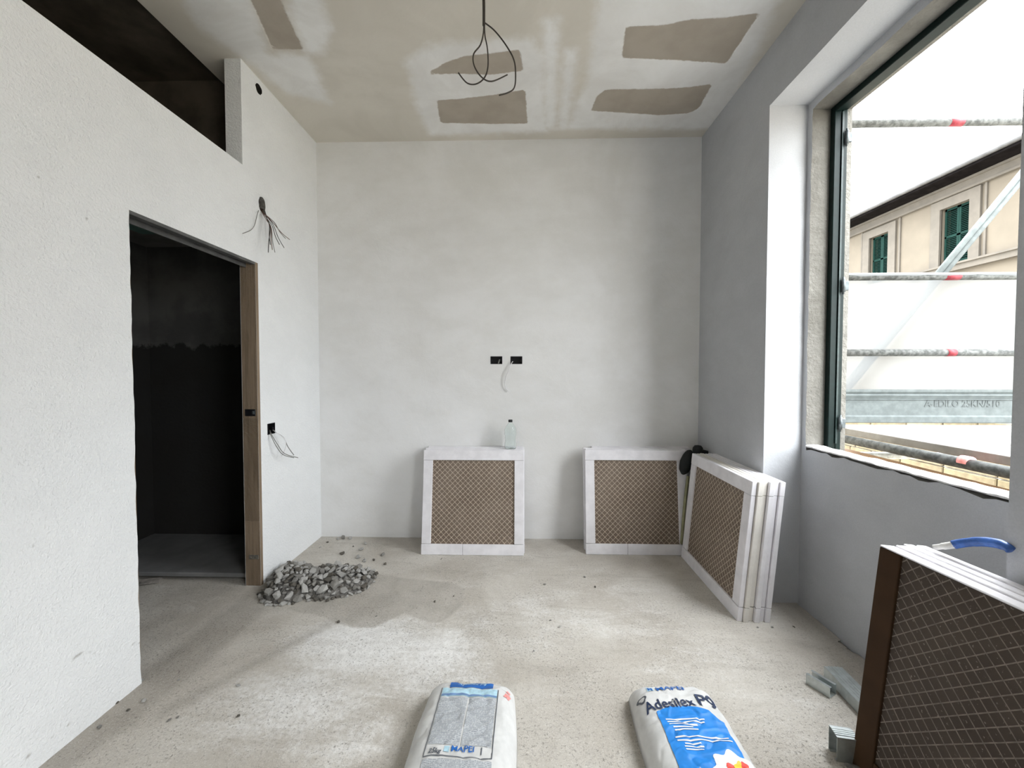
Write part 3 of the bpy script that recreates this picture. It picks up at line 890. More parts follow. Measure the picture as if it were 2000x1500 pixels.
def pack_meshes(t, style):
    d = {}
    hw = PW / 2
    if style == 'white':
        d['top_rail'] = [rail_mesh('top_rail', -hw, hw, PH - RW - 0.006, PH, t, M['cardboard_white'])]
        d['side_rail'] = [rail_mesh('side_rail', -hw + 0.001, -hw + RW, RW + 0.009, PH - RW - 0.007, t, M['cardboard_white'], 0.001),
                          rail_mesh('side_rail', hw - RW, hw - 0.001, RW + 0.009, PH - RW - 0.007, t, M['cardboard_white'], 0.001)]
        d['bottom_rail'] = [rail_mesh('bottom_rail', -hw, -0.075, 0, RW + 0.006, t, M['cardboard_white']), rail_mesh('bottom_rail', -0.073, hw, 0, RW + 0.006, t, M['cardboard_white'])]
        d['tile'] = [rail_mesh('tile', -hw + 0.01, hw - 0.01, 0.01, PH - 0.01, t - 0.002, M['tile'], 0.013)]
    else:
        d['top_rail'] = [rail_mesh('top_rail', -hw, hw, PH - 0.006, PH, t, M['cardboard_white'], 0.0)]
        d['side_rail'] = [rail_mesh('side_rail', -hw, -hw + RW, 0.0, PH - 0.007, t, M['cardboard_brown_shaded'], 0.0), rail_mesh('side_rail', hw - RW, hw, 0.0, PH - 0.007, t, M['cardboard_brown_shaded'], 0.0)]
        d['bottom_rail'] = [rail_mesh('bottom_rail', -hw + RW + 0.001, hw - RW - 0.001, 0, RW, t, M['cardboard_brown_shaded'], 0.001)]
        d['tile'] = [rail_mesh('tile', -hw + 0.01, hw - 0.01, 0.01, PH - 0.008, t - 0.002, M['tile_shaded'], 0.010)]
    return d
M['cardboard_beige'] = plain('beige_cardboard', (0.74, 0.71, 0.66), 0.85, var=0.08, scale=9, bump=0.05, spec=0.25)
WHITE = {t: pack_meshes(t, 'white') for t in (0.038, 0.034, 0.028)}
_w = M['cardboard_white']; M['cardboard_white'] = M['cardboard_beige']
BEIGE = {t: pack_meshes(t, 'white') for t in (0.028,)}
M['cardboard_white'] = _w
BROWN = pack_meshes(0.050, 'brown')
ORD = ['foremost', 'second', 'third', 'fourth', 'fifth', 'sixth']
def tile_stack(P0, rotz, tilt, offs, t, group, what, ridge_first=True, brown=False):
    """P0: bottom front edge centre on the floor; packs go back along local +Y"""
    y = 0.0
    n = len(offs)
    for i, (dx, dz) in enumerate(offs):
        ti = 0.050 if (brown and i == 0) else t
        R = Matrix.Translation(P0) @ Matrix.Rotation(rotz, 4, 'Z') @ Matrix.Rotation(-tilt, 4, 'X')
        # each pack stands on the floor on its own lower edge
        y_l = y / math.cos(tilt)
        p = Matrix.Rotation(rotz, 4, 'Z') @ Vector((dx, y_l, 0))
        e = empty('tile_pack', Vector(P0) + p + Vector((0, 0, 0.001 + ti * math.sin(tilt) * 0)), (-tilt, 0, rotz))
        lab = what[0] if i == 0 else what[1] % (ORD[i] if i < n - 1 else 'rearmost')
        props(e, lab, 'tile pack', group)
        d = BROWN if (brown and i == 0) else (BEIGE[t] if t in BEIGE and i in (1, 2) else WHITE[t])
        for nm, mes in d.items():
            for me in mes:
                link_mesh(nm, me, e)
        if i == 0:
            if brown:
                r = link_mesh('ridge_net', RIDGE_D, e)
                r.location = (0.031, 0.0105, RW - 0.002)
            else:
                r = link_mesh('ridge_net', RIDGE, e)
                r.location = (0, 0.0135, RW + 0.006)
            r['kind'] = 'stuff'
            r['label'] = 'diagonal raised net pattern on the tile back'
        y += ti + 0.0016
    return
c0, c1 = hZ(820, 1085), hZ(1024, 1085)
tile_stack(Vector(((c0.x + c1.x) / 2, 2.972, 0)), 0.0, math.radians(8.2), [(0, 0), (0.006, 0), (-0.004, 0), (0.004, 0), (0.0, 0)], 0.038, 'tile packs under the water bottle',
           ('foremost white-framed pack of brown diamond-backed tiles, in the stack under the bottle', '%s white-framed tile pack in the stack carrying the bottle'))
tile_stack(Vector((0.486 + PW / 2, 3.008, 0)), 0.0, math.radians(6.6), [(0, 0), (0.012, 0), (0.0, 0), (0.075, 0), (0.08, 0)], 0.038, 'tile packs against the end wall near the corner',
           ('foremost white-framed pack of diamond-backed tiles, in the corner stack on the end wall', '%s white-framed tile pack in the corner stack on the end wall'))
tile_stack(Vector((1.192, 2.600, 0)), -math.pi / 2, math.radians(5.3), [(0, 0), (0.010, 0), (-0.004, 0), (0.012, 0), (-0.002, 0), (0.008, 0)], 0.028, 'tile packs leaning on the right wall pier',
           ('foremost white-framed tile pack of the stack leaning on the right wall pier', '%s pale-edged tile pack in the stack leaning on the right wall pier'))
ya = math.radians(-90 + 3.0)
pf = Vector((1.163, 1.405, 0)) + Matrix.Rotation(ya, 4, 'Z') @ Vector((PW / 2, 0, 0))
tile_stack(pf, ya, math.radians(6.2), [(0, 0), (0.004, 0), (-0.004, 0), (0.006, 0)], 0.034, 'tile packs nearest the viewer at right',
           ('near brown-edged tile pack with diamond-patterned face darkened to stand for shade, at the right edge', '%s white-topped tile pack behind the near brown-edged one'), brown=True)

# ------------------------------------------------------------------ water bottle on the middle stack
ztop = PH * math.cos(math.radians(8.2)) + 0.012
bp_ = hY(997, 868, 3.175)
bt = empty('water_bottle', (bp_.x, 3.165, PH * math.cos(math.radians(8.2)) - 0.003), label='clear plastic water bottle with black cap standing on the tile packs', cat='bottle')
R_ = 0.047
prof = [(0.002, 0.004), (0.03, 0.0), (0.043, 0.004), (R_, 0.016), (R_ - 0.001, 0.045), (R_ - 0.005, 0.055), (R_ - 0.006, 0.075), (R_ - 0.003, 0.09), (R_ - 0.005, 0.10), (R_, 0.115), (R_ + 0.001, 0.13),
        (R_ - 0.002, 0.136), (R_ + 0.001, 0.142), (R_, 0.155), (R_ - 0.008, 0.175), (0.026, 0.195), (0.016, 0.207), (0.0135, 0.214), (0.0135, 0.222)]
inner = [(max(r - 0.0012, 0.001), z + (0.0012 if z < 0.01 else 0)) for r, z in prof][::-1]
seg = 28
vs, fs = [], []
full = prof + inner
for r, z in full:
    for k in range(seg):
        a = 2 * math.pi * k / seg
        vs.append((r * math.cos(a), r * math.sin(a), z))
for i in range(len(full) - 1):
    for k in range(seg):
        k2 = (k + 1) % seg
        fs.append((i * seg + k, i * seg + k2, (i + 1) * seg + k2, (i + 1) * seg + k))
fs.append(tuple(range(seg))[::-1]); fs.append(tuple(range((len(full) - 1) * seg, len(full) * seg)))
mesh_obj('bottle_body', vs, fs, M['pet'], bt, True)
capo = lathe('cap', [(0.0155, 0.2135), (0.0165, 0.215), (0.0165, 0.2315), (0.0155, 0.233)], M['black'], bt, 20)
capo['label'] = 'black screw cap'

# ------------------------------------------------------------------ long handled tool in the corner
tl = empty('shovel', (1.22, 3.02, 0), label='black-gripped shovel with yellowish shaft wedged between the two corner tile stacks', cat='shovel')
def tp(x, y, Y): return hY(x, y, Y) - tl.location
tube('shaft', [tp(1331, 1062, 3.006), tp(1338, 980, 3.018), tp(1344, 930, 3.034)], 0.0115, M['yellow_shaft'], tl, 10)
bm = bmesh.new()
bmesh.ops.create_icosphere(bm, subdivisions=3, radius=1.0, matrix=Matrix.Translation(tp(1341, 903, 3.042)) @ Matrix.Rotation(0.28, 4, 'Y') @ Matrix.Diagonal((0.050, 0.024, 0.098, 1)))
for v in bm.verts: v.co += v.normal * 0.004 * mnoise.noise(v.co * 30)
bm_obj('grip', bm, M['rubber'], tl, True)
tube('grip_tail', [tp(1354, 890, 3.045), tp(1353, 930, 3.035), tp(1350, 965, 3.022)], 0.014, M['rubber'], tl, 10)
kb = empty('cable_coil', (1.345, 3.08, 0.79), label='small black rubber knob resting on the pack tops in the corner', cat='tool end')
kb.name = 'tool_knob'
o = lathe('knob_head', [(0.004, -0.03), (0.03, -0.026), (0.038, -0.006), (0.036, 0.016), (0.024, 0.032), (0.004, 0.036)], M['rubber'], kb, 18)
tube('knob_neck', [(0, 0, 0), (0.03, -0.015, -0.012), (0.065, -0.03, -0.02)], [0.018] * 12 + [0.012], M['rubber'], kb, 10)

# ------------------------------------------------------------------ blue handled tool on the near packs
bh0 = hX(1826, 1070, 1.40)
bh = empty('blue_handled_tool', (1.37, 1.30, 0.79), label='tool with a curved blue grip and pale ferrule lying on the near tile packs', cat='tool')
def bpnt(x, y, X): return hX(x, y, X) - Vector((1.37, 1.30, 0.79))
gp = [bpnt(1862, 1064, 1.40), bpnt(1885, 1060, 1.415), bpnt(1915, 1058, 1.425), bpnt(1945, 1061, 1.43), bpnt(1966, 1068, 1.43), bpnt(1976, 1076, 1.43)]
tube('grip', gp, [0.0135] * 10 + [0.0145] * 12 + [0.013] * 8 + [0.008], M['blue_grip'], bh, 12)
tube('ferrule', [bpnt(1824, 1069, 1.375), bpnt(1842, 1067, 1.385), bpnt(1865, 1064, 1.40)], [0.0085] * 6 + [0.0105] * 7, M['ferrule'], bh, 12)

# ------------------------------------------------------------------ galvanised stud offcuts on the floor
def stud(name, a, b, w, h, th, label, roll=0.0, ribs=True):
    a, b = Vector(a), Vector(b)
    d = b - a
    L_ = d.length
    rz = math.atan2(d.y, d.x)
    e = empty(name, a, (roll, 0, rz), label, 'metal stud', 'galvanised stud offcuts')
    bm = bmesh.new()
    add_box(bm, 0, L_, -w / 2, w / 2, 0, th)
    for yy in ((-w / 4, -w / 12, w / 12, w / 4) if ribs else ()):
        add_box(bm, 0, L_, yy - 0.003, yy + 0.003, -0.0022, th * 0.1)
    bm_obj('web', bm, M['galv'], e)
    for s in (-1, 1):
        bm = bmesh.new()
        add_box(bm, 0, L_, s * w / 2 - th / 2, s * w / 2 + th / 2, 0, h)
        add_box(bm, 0, L_, s * (w / 2 - 0.006) - 0.006, s * (w / 2 - 0.006) + 0.006, h - th, h)
        bm_obj('flange', bm, M['galv'], e)
    return e
stud('metal_stud', hZ(1580, 1331), hZ(1627, 1360), 0.05, 0.045, 0.0015, 'short open galvanised stud offcut, the leftmost piece on the floor', ribs=False)
# longer one, web up
a, b = hZ(1627, 1303, 0.05), hZ(1720, 1398, 0.05)
e = stud('metal_stud', (a.x, a.y, 0.052), (b.x, b.y, 0.052), 0.075, 0.048, 0.0015, 'longest galvanised stud with printed face, lying behind the short open offcut', roll=math.pi)
e.rotation_euler = (math.pi, 0, math.atan2(b.y - a.y, b.x - a.x))
a, b = hZ(1638, 1428, 0.09), hZ(1700, 1452, 0.09)
e = stud('metal_stud', (a.x - 0.02, a.y, 0.0905), (a.x + 0.048, a.y - 0.012, 0.0905), 0.05, 0.088, 0.0015, 'ribbed galvanised stud end beside the near brown-edged tile pack')
e.rotation_euler = (math.pi, 0, math.atan2(-0.012, 0.068))

# grey scrap at the foot of the near pack
p = hZ(1697, 1492, 0.012)
bm = bmesh.new()
bmesh.ops.create_icosphere(bm, subdivisions=2, radius=1.0, matrix=Matrix.Diagonal((0.032, 0.011, 0.007, 1)))
o = bm_obj('mortar_scrap', bm, M['mortar_dark'], None, True)
o.location = (1.155, 1.375, 0.012); o.rotation_euler = (0, 0, -0.5)
props(o, 'small grey elongated scrap at the foot of the near brown-edged pack', 'debris')

# ------------------------------------------------------------------ rubble heap
def heap_h(x, y):
    """height of the rubble mound over the floor"""
    def g(cx, cy, a, b, h, ang=0.0):
        c, s = math.cos(ang), math.sin(ang)
        u, v = (x - cx) * c + (y - cy) * s, -(x - cx) * s + (y - cy) * c
        r = (u / a) ** 2 + (v / b) ** 2
        return h * max(0.0, 1 - r) ** 0.8
    return max(g(-1.46, 2.50, 0.18, 0.20, 0.105, 0.2), g(-1.26, 2.55, 0.27, 0.19, 0.10, 0.05), g(-1.12, 2.58, 0.14, 0.14, 0.07), g(-1.57, 2.62, 0.14, 0.14, 0.09))
nx_, ny_ = 80, 60
vs, fs = [], []
x0, x1, y0, y1 = XL + 0.002, -0.98, 2.26, 2.84
for i in range(nx_ + 1):
    for j in range(ny_ + 1):
        x = x0 + (x1 - x0) * i / nx_; y = y0 + (y1 - y0) * j / ny_
        hgt = heap_h(x, y)
        zz = hgt * 0.74 + 0.02 * mnoise.noise((x * 17, y * 17, 9)) * min(1, hgt * 25) + (0.016 * mnoise.noise((x * 38, y * 38, 0)) + 0.012 * mnoise.noise((x * 80, y * 80, 3))) * min(1, hgt * 25) - (0.016 - min(0.012, hgt * 0.6))
        vs.append((x, y, zz))
for i in range(nx_):
    for j in range(ny_):
        a = i * (ny_ + 1) + j
        q = (a, a + ny_ + 1, a + ny_ + 2, a + 1)
        if max(vs[k][2] for k in q) > -0.008: fs.append(q)
hp = mesh_obj('rubble_fines', vs, fs, M['mortar_dark'])
props(hp, 'grey crumbled mortar fines under the rubble heap beside the doorway', 'rubble', kind='stuff')
ROCK_M = [plain('rubble_pale', (0.46, 0.45, 0.43), 0.95, var=0.2, scale=30, bump=0.8, spec=0.1), plain('rubble_grey', (0.28, 0.27, 0.25), 0.95, var=0.25, scale=30, bump=0.8, spec=0.1),
          plain('rubble_dark', (0.14, 0.128, 0.11), 0.95, var=0.3, scale=30, bump=0.8, spec=0.1)]
rocks = []
for k in range(12):
    bm = bmesh.new()
    pts = [Vector((random.gauss(0, 1), random.gauss(0, 1), random.gauss(0, 0.75))).normalized() * random.uniform(0.75, 1.1) for _ in range(15)]
    vsb = [bm.verts.new(p) for p in pts]
    r = bmesh.ops.convex_hull(bm, input=vsb)
    bmesh.ops.delete(bm, geom=[g for g in r['geom_interior'] if isinstance(g, bmesh.types.BMVert)], context='VERTS')
    me = bpy.data.meshes.new('rubble_chunk'); bm.to_mesh(me); bm.free()
    me.materials.append(ROCK_M[k % 3 if k < 9 else 0])
    rocks.append(me)
def chunk(x, y, s, label, group, z=None, me=None):
    o = link_mesh('rubble_chunk', me or random.choice(rocks))
    sx, sy, sz = s * random.uniform(0.8, 1.3), s * random.uniform(0.7, 1.1), s * random.uniform(0.5, 0.85)
    o.scale = (sx, sy, sz)
    o.rotation_euler = (random.uniform(-0.5, 0.5), random.uniform(-0.5, 0.5), random.uniform(0, 6.28))
    hz = heap_h(x, y) * 0.80
    o.location = (x, y, (hz + sz * 0.35) if z is None else z)
    props(o, label, 'rubble', group)
    return o
cnt = 0
placed = []
tries = 0
def heap_wide(x, y): return max(heap_h(x + dx, y + dy) for dx, dy in ((0, 0), (0.025, 0), (-0.025, 0), (0, 0.025), (0, -0.025)))
sizes = [0.036] * 14 + [0.030] * 26 + [0.024] * 50 + [0.019] * 70 + [0.015] * 70 + [0.012] * 70
for s in sizes:
    for _ in range(160):
        x, y = random.uniform(-1.64, -0.98), random.uniform(2.25, 2.82)
        if x < XL + 0.02 + s: continue
        h_ = heap_wide(x, y)
        if h_ < 0.002 or (h_ < 0.03 and s > 0.02): continue
        if h_ < 0.02 and random.random() < 0.6: continue
        if any((x - a) ** 2 + (y - b) ** 2 < (0.66 * (s + c)) ** 2 for a, b, c in placed): continue
        placed.append((x, y, s)); cnt += 1
        chunk(x, y, s, 'broken grey mortar chunk in the rubble heap beside the doorway', 'rubble chunks in the heap')
        break
for px, py, s in ((672, 1052, 0.030), (660, 1054, 0.018), (684, 1053, 0.020), (714, 1063, 0.018), (705, 1075, 0.022), (747, 1085, 0.022), (668, 1083, 0.022), (752, 1103, 0.014), (730, 1095, 0.014),
                  (700, 1090, 0.020), (712, 1097, 0.020), (640, 1060, 0.012), (625, 1070, 0.010), (690, 1068, 0.010)):
    p = hZ(px, py)
    chunk(p.x, min(p.y, YB - s * 1.4), s, 'loose mortar lump scattered between the rubble heap and the end wall', 'scattered rubble lumps', z=s * 0.45)
for px, py, s in ((849, 1176, 0.009), (886, 1165, 0.006), (862, 1092, 0.007), (905, 1093, 0.006), (735, 1204, 0.007), (661, 1216, 0.009), (1064, 1142, 0.009), (1142, 1128, 0.010), (1043, 1272, 0.007),
                  (465, 1340, 0.010), (465, 1400, 0.009), (281, 1370, 0.010), (250, 1388, 0.007), (195, 1421, 0.009), (347, 1402, 0.009), (330, 1408, 0.008), (128, 1447, 0.014), (228, 1374, 0.008), (276, 1331, 0.012),
                  (348, 1329, 0.006), (1480, 1226, 0.008), (1508, 1226, 0.008), (1550, 1225, 0.008), (1075, 1212, 0.008), (1093, 1225, 0.008), (1162, 1147, 0.008)):
    p = hZ(px, py)
    chunk(p.x, p.y, s, 'tiny crumb of mortar lying loose on the open floor', 'mortar crumbs on the floor', z=s * 0.4)

# ------------------------------------------------------------------ cement bags
FONT_CACHE = {}
def text_mesh(body, size, bold=0.0, sx=1.0, shear=0.0, res=3):
    cu = bpy.data.curves.new('lettering', 'FONT')
    cu.body = body; cu.size = size; cu.offset = bold; cu.align_x = 'CENTER'; cu.align_y = 'CENTER'; cu.resolution_u = res; cu.shear = shear
    ob = bpy.data.objects.new('lettering_tmp', cu)
    COL.objects.link(ob)
    bpy.context.view_layer.update()
    dg = bpy.context.evaluated_depsgraph_get()
    me = bpy.data.meshes.new_from_object(ob.evaluated_get(dg))
    bpy.data.objects.remove(ob, do_unlink=True)
    me.materials.clear()
    co = np.zeros(len(me.vertices) * 3); me.vertices.foreach_get('co', co); co = co.reshape(-1, 3)
    co[:, 0] *= sx
    me.vertices.foreach_set('co', co.ravel())
    return me

BAG_W, BAG_L, BAG_H = 0.37, 0.58, 0.115
class Bag:
    def __init__(self, seed, w, l, h, taper):
        self.s, self.w, self.l, self.h, self.tp = seed, w, l, h, taper
    def wf(self, y):        # half width along the bag; y from -l (near) to 0 (far)
        t = -y / self.l
        return self.w / 2 * (1 - self.tp * max(0.0, 1 - t * 2.4) ** 1.5)
    def z(self, x, y):
        t = abs(2 * (-y / self.l) - 1)
        s = min(1.0, abs(x) / self.wf(y))
        e = max(0.0, 1 - t ** 9) ** 0.42 * max(0.0, 1 - s ** 5.5) ** 0.42
        e *= 0.90 + 0.10 * (1 - s * s) * (1 - t * t)
        k = self.s
        wr = 0.0045 * mnoise.noise((x * 11 + k, y * 14, k)) + 0.0035 * (1 - abs(mnoise.noise((x * 9 + y * 13 + k, y * 21 - x * 15, k + 3)))) ** 6 * 1.0
        wr -= 0.005 * (1 - abs(mnoise.noise((x * 6 - y * 9 + k, y * 12 + x * 10, k + 9)))) ** 9
        return self.h * e + wr * min(1, e * 2)
def make_bag(bag, loc, rotz, label, m):
    e = empty('cement_bag', loc, (0, 0, rotz), label, 'bag', 'cement bags on the floor')
    nx, ny = 70, 100
    vs, fs = [], []
    for i in range(nx + 1):
        a = -1 + 2 * i / nx
        s = math.sin(a * math.pi / 2) * 0.55 + a * 0.45
        s = s if abs(s) < 1 else math.copysign(1, s)
        for j in range(ny + 1):
            b = -1 + 2 * j / ny
            t = math.sin(b * math.pi / 2) * 0.6 + b * 0.4
            y = -bag.l * (1 - t) / 2
            x = s * bag.wf(y)
            vs.append((x, y, max(0.0, bag.z(x, y))))
    for i in range(nx):
        for j in range(ny):
            a = i * (ny + 1) + j
            fs.append((a, a + ny + 1, a + ny + 2, a + 1))
    n0 = len(vs)
    # flat underside
    ring = [i * (ny + 1) for i in range(nx + 1)] + [nx * (ny + 1) + j for j in range(1, ny + 1)] + [i * (ny + 1) + ny for i in range(nx - 1, -1, -1)] + [j for j in range(ny - 1, 0, -1)]
    fs.append(tuple(ring))
    o = mesh_obj('sack', vs, fs, m, e, True)
    bm = bmesh.new(); bm.from_mesh(o.data); bmesh.ops.recalc_face_normals(bm, faces=bm.faces); bm.to_mesh(o.data); bm.free()
    # folded closing seam along both sides of the far end
    return e
def drape_patch(name, bag, poly_fn, parent, m, off=0.0012, nu=24, nv=24):
    """poly_fn(u,v) -> (x,y) on the bag plan"""
    vs, fs = [], []
    for i in range(nu + 1):
        for j in range(nv + 1):
            x, y = poly_fn(i / nu, j / nv)
            vs.append((x, y, bag.z(x, y) + off))
    for i in range(nu):
        for j in range(nv):
            a = i * (nv + 1) + j
            fs.append((a, a + nv + 1, a + nv + 2, a + 1))
    return mesh_obj(name, vs, fs, m, parent, True)
def drape_text(name, bag, body, size, cx, cy, parent, m, off=0.0030, bold=0.0, sx=1.0, arc=0.0, shear=0.0, rot=0.0):
    me = text_mesh(body, size, bold, sx, shear)
    bm = bmesh.new(); bm.from_mesh(me)
    bmesh.ops.triangulate(bm, faces=bm.faces)
    for _ in range(3):
        es = [e for e in bm.edges if e.calc_length() > 0.006]
        if es: bmesh.ops.subdivide_edges(bm, edges=es, cuts=1, use_grid_fill=False)
        bmesh.ops.triangulate(bm, faces=[f for f in bm.faces if len(f.verts) > 3])
    c, s = math.cos(rot), math.sin(rot)
    for v in bm.verts:
        x, y = v.co.x, v.co.y + arc * v.co.x ** 2
        x, y = x * c - y * s, x * s + y * c
        x += cx; y += cy
        v.co = (x, y, bag.z(x, y) + off)
    bm.to_mesh(me); bm.free()
    me.materials.append(m)
    return link_mesh(name, me, parent)
def rect(x0, x1, y0, y1): return lambda u, v: (x0 + (x1 - x0) * u, y0 + (y1 - y0) * v)
M['sack'] = plain('white_paper_sack', (0.63, 0.63, 0.62), 0.6, var=0.08, scale=14, bump=0.12)
M['navy'] = plain('navy_print', (0.020, 0.035, 0.085), 0.55, var=0.2)
M['blue'] = plain('blue_print', (0.018, 0.235, 0.70), 0.5, var=0.1)
M['blue_deep'] = plain('deep_blue_print', (0.018, 0.13, 0.45), 0.5, var=0.15)
M['cyan'] = plain('pale_blue_print', (0.42, 0.62, 0.72), 0.6, var=0.15, scale=60)
M['white_print'] = plain('white_print', (0.78, 0.80, 0.80), 0.6, var=0.05)
M['grey_print'] = plain('grey_print', (0.10, 0.11, 0.13), 0.6, var=0.2)
M['red_print'] = plain('red_print', (0.75, 0.05, 0.03), 0.5, var=0.15)
M['yellow_print'] = plain('yellow_print', (0.85, 0.55, 0.04), 0.5, var=0.15)
M['pink_print'] = plain('pink_print', (0.80, 0.30, 0.28), 0.5, var=0.15)
def fine_print():
    t = NT('fine_text_print')
    v = t.coord((1, 1, 1))
    s = t.n('ShaderNodeSeparateXYZ'); t.l(v, s.inputs[0])
    rows = t.math('SINE', t.math('MULTIPLY', s.outputs['Y'], 1250))
    words = t.noise(1, 2, 0.5, vec=t.coord((260, 90, 1)))
    f = t.math('MULTIPLY', t.ramp(rows, -0.2, 0.5), t.ramp(words, 0.38, 0.5))
    col = t.mix(f, (0.52, 0.54, 0.56), (0.24, 0.26, 0.29))
    return t.done(col, 0.65, t.bump(t.noise(24, 4), 0.15, 0.004))
M['fine_print'] = fine_print()

# bag with the front up
bgR = Bag(2.0, 0.355, 0.60, 0.118, 0.10)
eR = make_bag(bgR, (0.607, 1.655, 0.0), math.radians(0.5), 'white cement bag lying front up with a bright blue panel and big lettering', M['sack'])
drape_text('logo_lettering', bgR, 'MAPEI', 0.038, -0.012, -0.062, eR, M['blue_deep'], bold=0.0006, sx=1.1)
drape_patch('logo_square', bgR, rect(-0.105, -0.078, -0.076, -0.048), eR, M['cyan'], 0.0016, 6, 6)
drape_text('logo_mark', bgR, 'M', 0.026, -0.0915, -0.062, eR, M['blue_deep'], off=0.0030, bold=0.0008)
drape_text('product_lettering', bgR, 'Adesilex', 0.062, -0.045, -0.146, eR, M['navy'], bold=0.0008, sx=0.90, rot=0.10, arc=-0.35)
drape_text('product_lettering', bgR, 'P9', 0.085, 0.105, -0.130, eR, M['navy'], bold=0.0012, sx=0.95)
# blue panel with arched top and a bitten corner
SH = -0.030
def bp_fn(u, v):
    x0, x1 = -0.105, 0.125
    x = x0 + (x1 - x0) * u
    top = -0.150 + 0.022 * math.sin(math.pi * min(1, u * 1.15)) - (0.042 * max(0, (u - 0.86) / 0.14) ** 0.6 if u > 0.86 else 0)
    return (x, SH - 0.50 + (top + 0.50) * v)
drape_patch('blue_panel', bgR, bp_fn, eR, M['blue'], 0.0024, 60, 90)
for y, x0, x1 in ((-0.190, -0.085, 0.055), (-0.201, -0.083, 0.050), (-0.212, -0.080, 0.020), (-0.223, -0.070, 0.000), (-0.233, -0.068, 0.014), (-0.262, -0.078, 0.105), (-0.274, -0.076, 0.112), (-0.286, -0.055, 0.0), (-0.297, -0.06, 0.005), (-0.308, -0.06, 0.0)):
    nwords = int((x1 - x0) / 0.028) + 1
    drape_patch('print_line', bgR, rect(x0, x1, SH + y - 0.0025, SH + y + 0.0025), eR, M['white_print'], 0.0040, 30, 2)
# white burst with coloured blot at the near end of the panel
def disc(cx, cy, r, wob, k):
    return lambda u, v: (cx + r * v * (1 + wob * math.sin(u * 2 * math.pi * k)) * math.cos(u * 2 * math.pi), cy + r * v * (1 + wob * math.sin(u * 2 * math.pi * k)) * math.sin(u * 2 * math.pi))
drape_patch('white_burst', bgR, disc(0.080, -0.430, 0.085, 0.10, 9), eR, M['white_print'], 0.0040, 72, 16)
drape_patch('red_blot', bgR, disc(0.062, -0.410, 0.024, 0.15, 4), eR, M['red_print'], 0.0050, 24, 6)
drape_patch('yellow_blot', bgR, disc(0.093, -0.400, 0.022, 0.15, 5), eR, M['yellow_print'], 0.0058, 24, 6)
drape_patch('red_blot', bgR, disc(0.108, -0.387, 0.012, 0.15, 4), eR, M['red_print'], 0.0064, 24, 6)
drape_patch('recycling_mark', bgR, disc(-0.138, -0.11, 0.017, 0.2, 3), eR, M['grey_print'], 0.0020, 24, 4)
drape_patch('recycling_mark_centre', bgR, disc(-0.138, -0.11, 0.010, 0.2, 3), eR, M['sack'], 0.0028, 24, 4)
# bag with the back up
bgL = Bag(5.5, 0.385, 0.60, 0.112, 0.10)
eL = make_bag(bgL, (-0.205, 1.655, 0.0), math.radians(-1.0), 'white cement bag lying back up with grey text columns and a blue strip', M['sack'])
drape_patch('blue_strip', bgL, rect(-0.088, 0.088, -0.075, -0.020), eL, M['blue_deep'], 0.0014, 24, 10)
drape_text('strip_lettering', bgL, 'Adesilex P9', 0.024, 0.0, -0.048, eL, M['cyan'], off=0.0026, shear=0.2)
drape_patch('pale_blue_band', bgL, rect(-0.112, 0.108, -0.125, -0.080), eL, M['cyan'], 0.0014, 24, 10)
drape_patch('band_line', bgL, rect(-0.112, 0.108, -0.122, -0.113), eL, plain('band_blue', (0.16, 0.27, 0.48), 0.6, var=0.2), 0.0022, 24, 3)
drape_patch('text_column', bgL, rect(-0.112, -0.004, -0.335, -0.130), eL, M['fine_print'], 0.0014, 20, 40)
drape_patch('text_column', bgL, rect(0.002, 0.106, -0.335, -0.130), eL, M['fine_print'], 0.0014, 20, 40)
for k, (x0, x1, y0, y1) in enumerate(((0.110, 0.113, -0.375, -0.080), (-0.118, -0.115, -0.375, -0.080), (-0.118, 0.113, -0.378, -0.375))):
    drape_patch('frame_line', bgL, rect(x0, x1, y0, y1), eL, M['grey_print'], 0.0022, 3 if k < 2 else 24, 30 if k < 2 else 2)
drape_text('logo_lettering', bgL, 'MAPEI', 0.027, 0.012, -0.350, eL, M['blue_deep'], bold=0.0004, sx=1.1)
drape_patch('logo_square', bgL, rect(-0.052, -0.034, -0.360, -0.341), eL, M['cyan'], 0.0020, 5, 5)
drape_text('weight_lettering', bgL, '25kg', 0.022, -0.082, -0.362, eL, M['grey_print'], bold=0.0006, shear=0.2)
drape_patch('bar_mark', bgL, rect(0.073, 0.077, -0.365, -0.342), eL, M['grey_print'], 0.0020, 2, 6)
drape_patch('near_panel', bgL, rect(-0.118, 0.113, -0.50, -0.385), eL, M['fine_print'], 0.0014, 20, 20)
drape_patch('side_print', bgL, disc(0.148, -0.098, 0.013, 0.2, 4), eL, M['pink_print'], 0.0020, 24, 4)
drape_patch('side_print', bgL, disc(0.150, -0.070, 0.008, 0.2, 4), eL, M['pink_print'], 0.0020, 24, 4)

# ------------------------------------------------------------------ outside: ground, low stone wall, scaffold, house
def ground_mat():
    t = NT('street_paving')
    col = t.mix(t.ramp(t.noise(0.8, 5), 0.3, 0.7), (0.34, 0.30, 0.24), (0.44, 0.40, 0.33))
    return t.done(col, 0.9, t.bump(t.noise(12, 4), 0.3, 0.01))
gr = box('ground', XOUT, 60, -40, 70, -0.6, -0.4, ground_mat())
props(gr, 'pale street paving outside the window', 'ground', kind='structure')

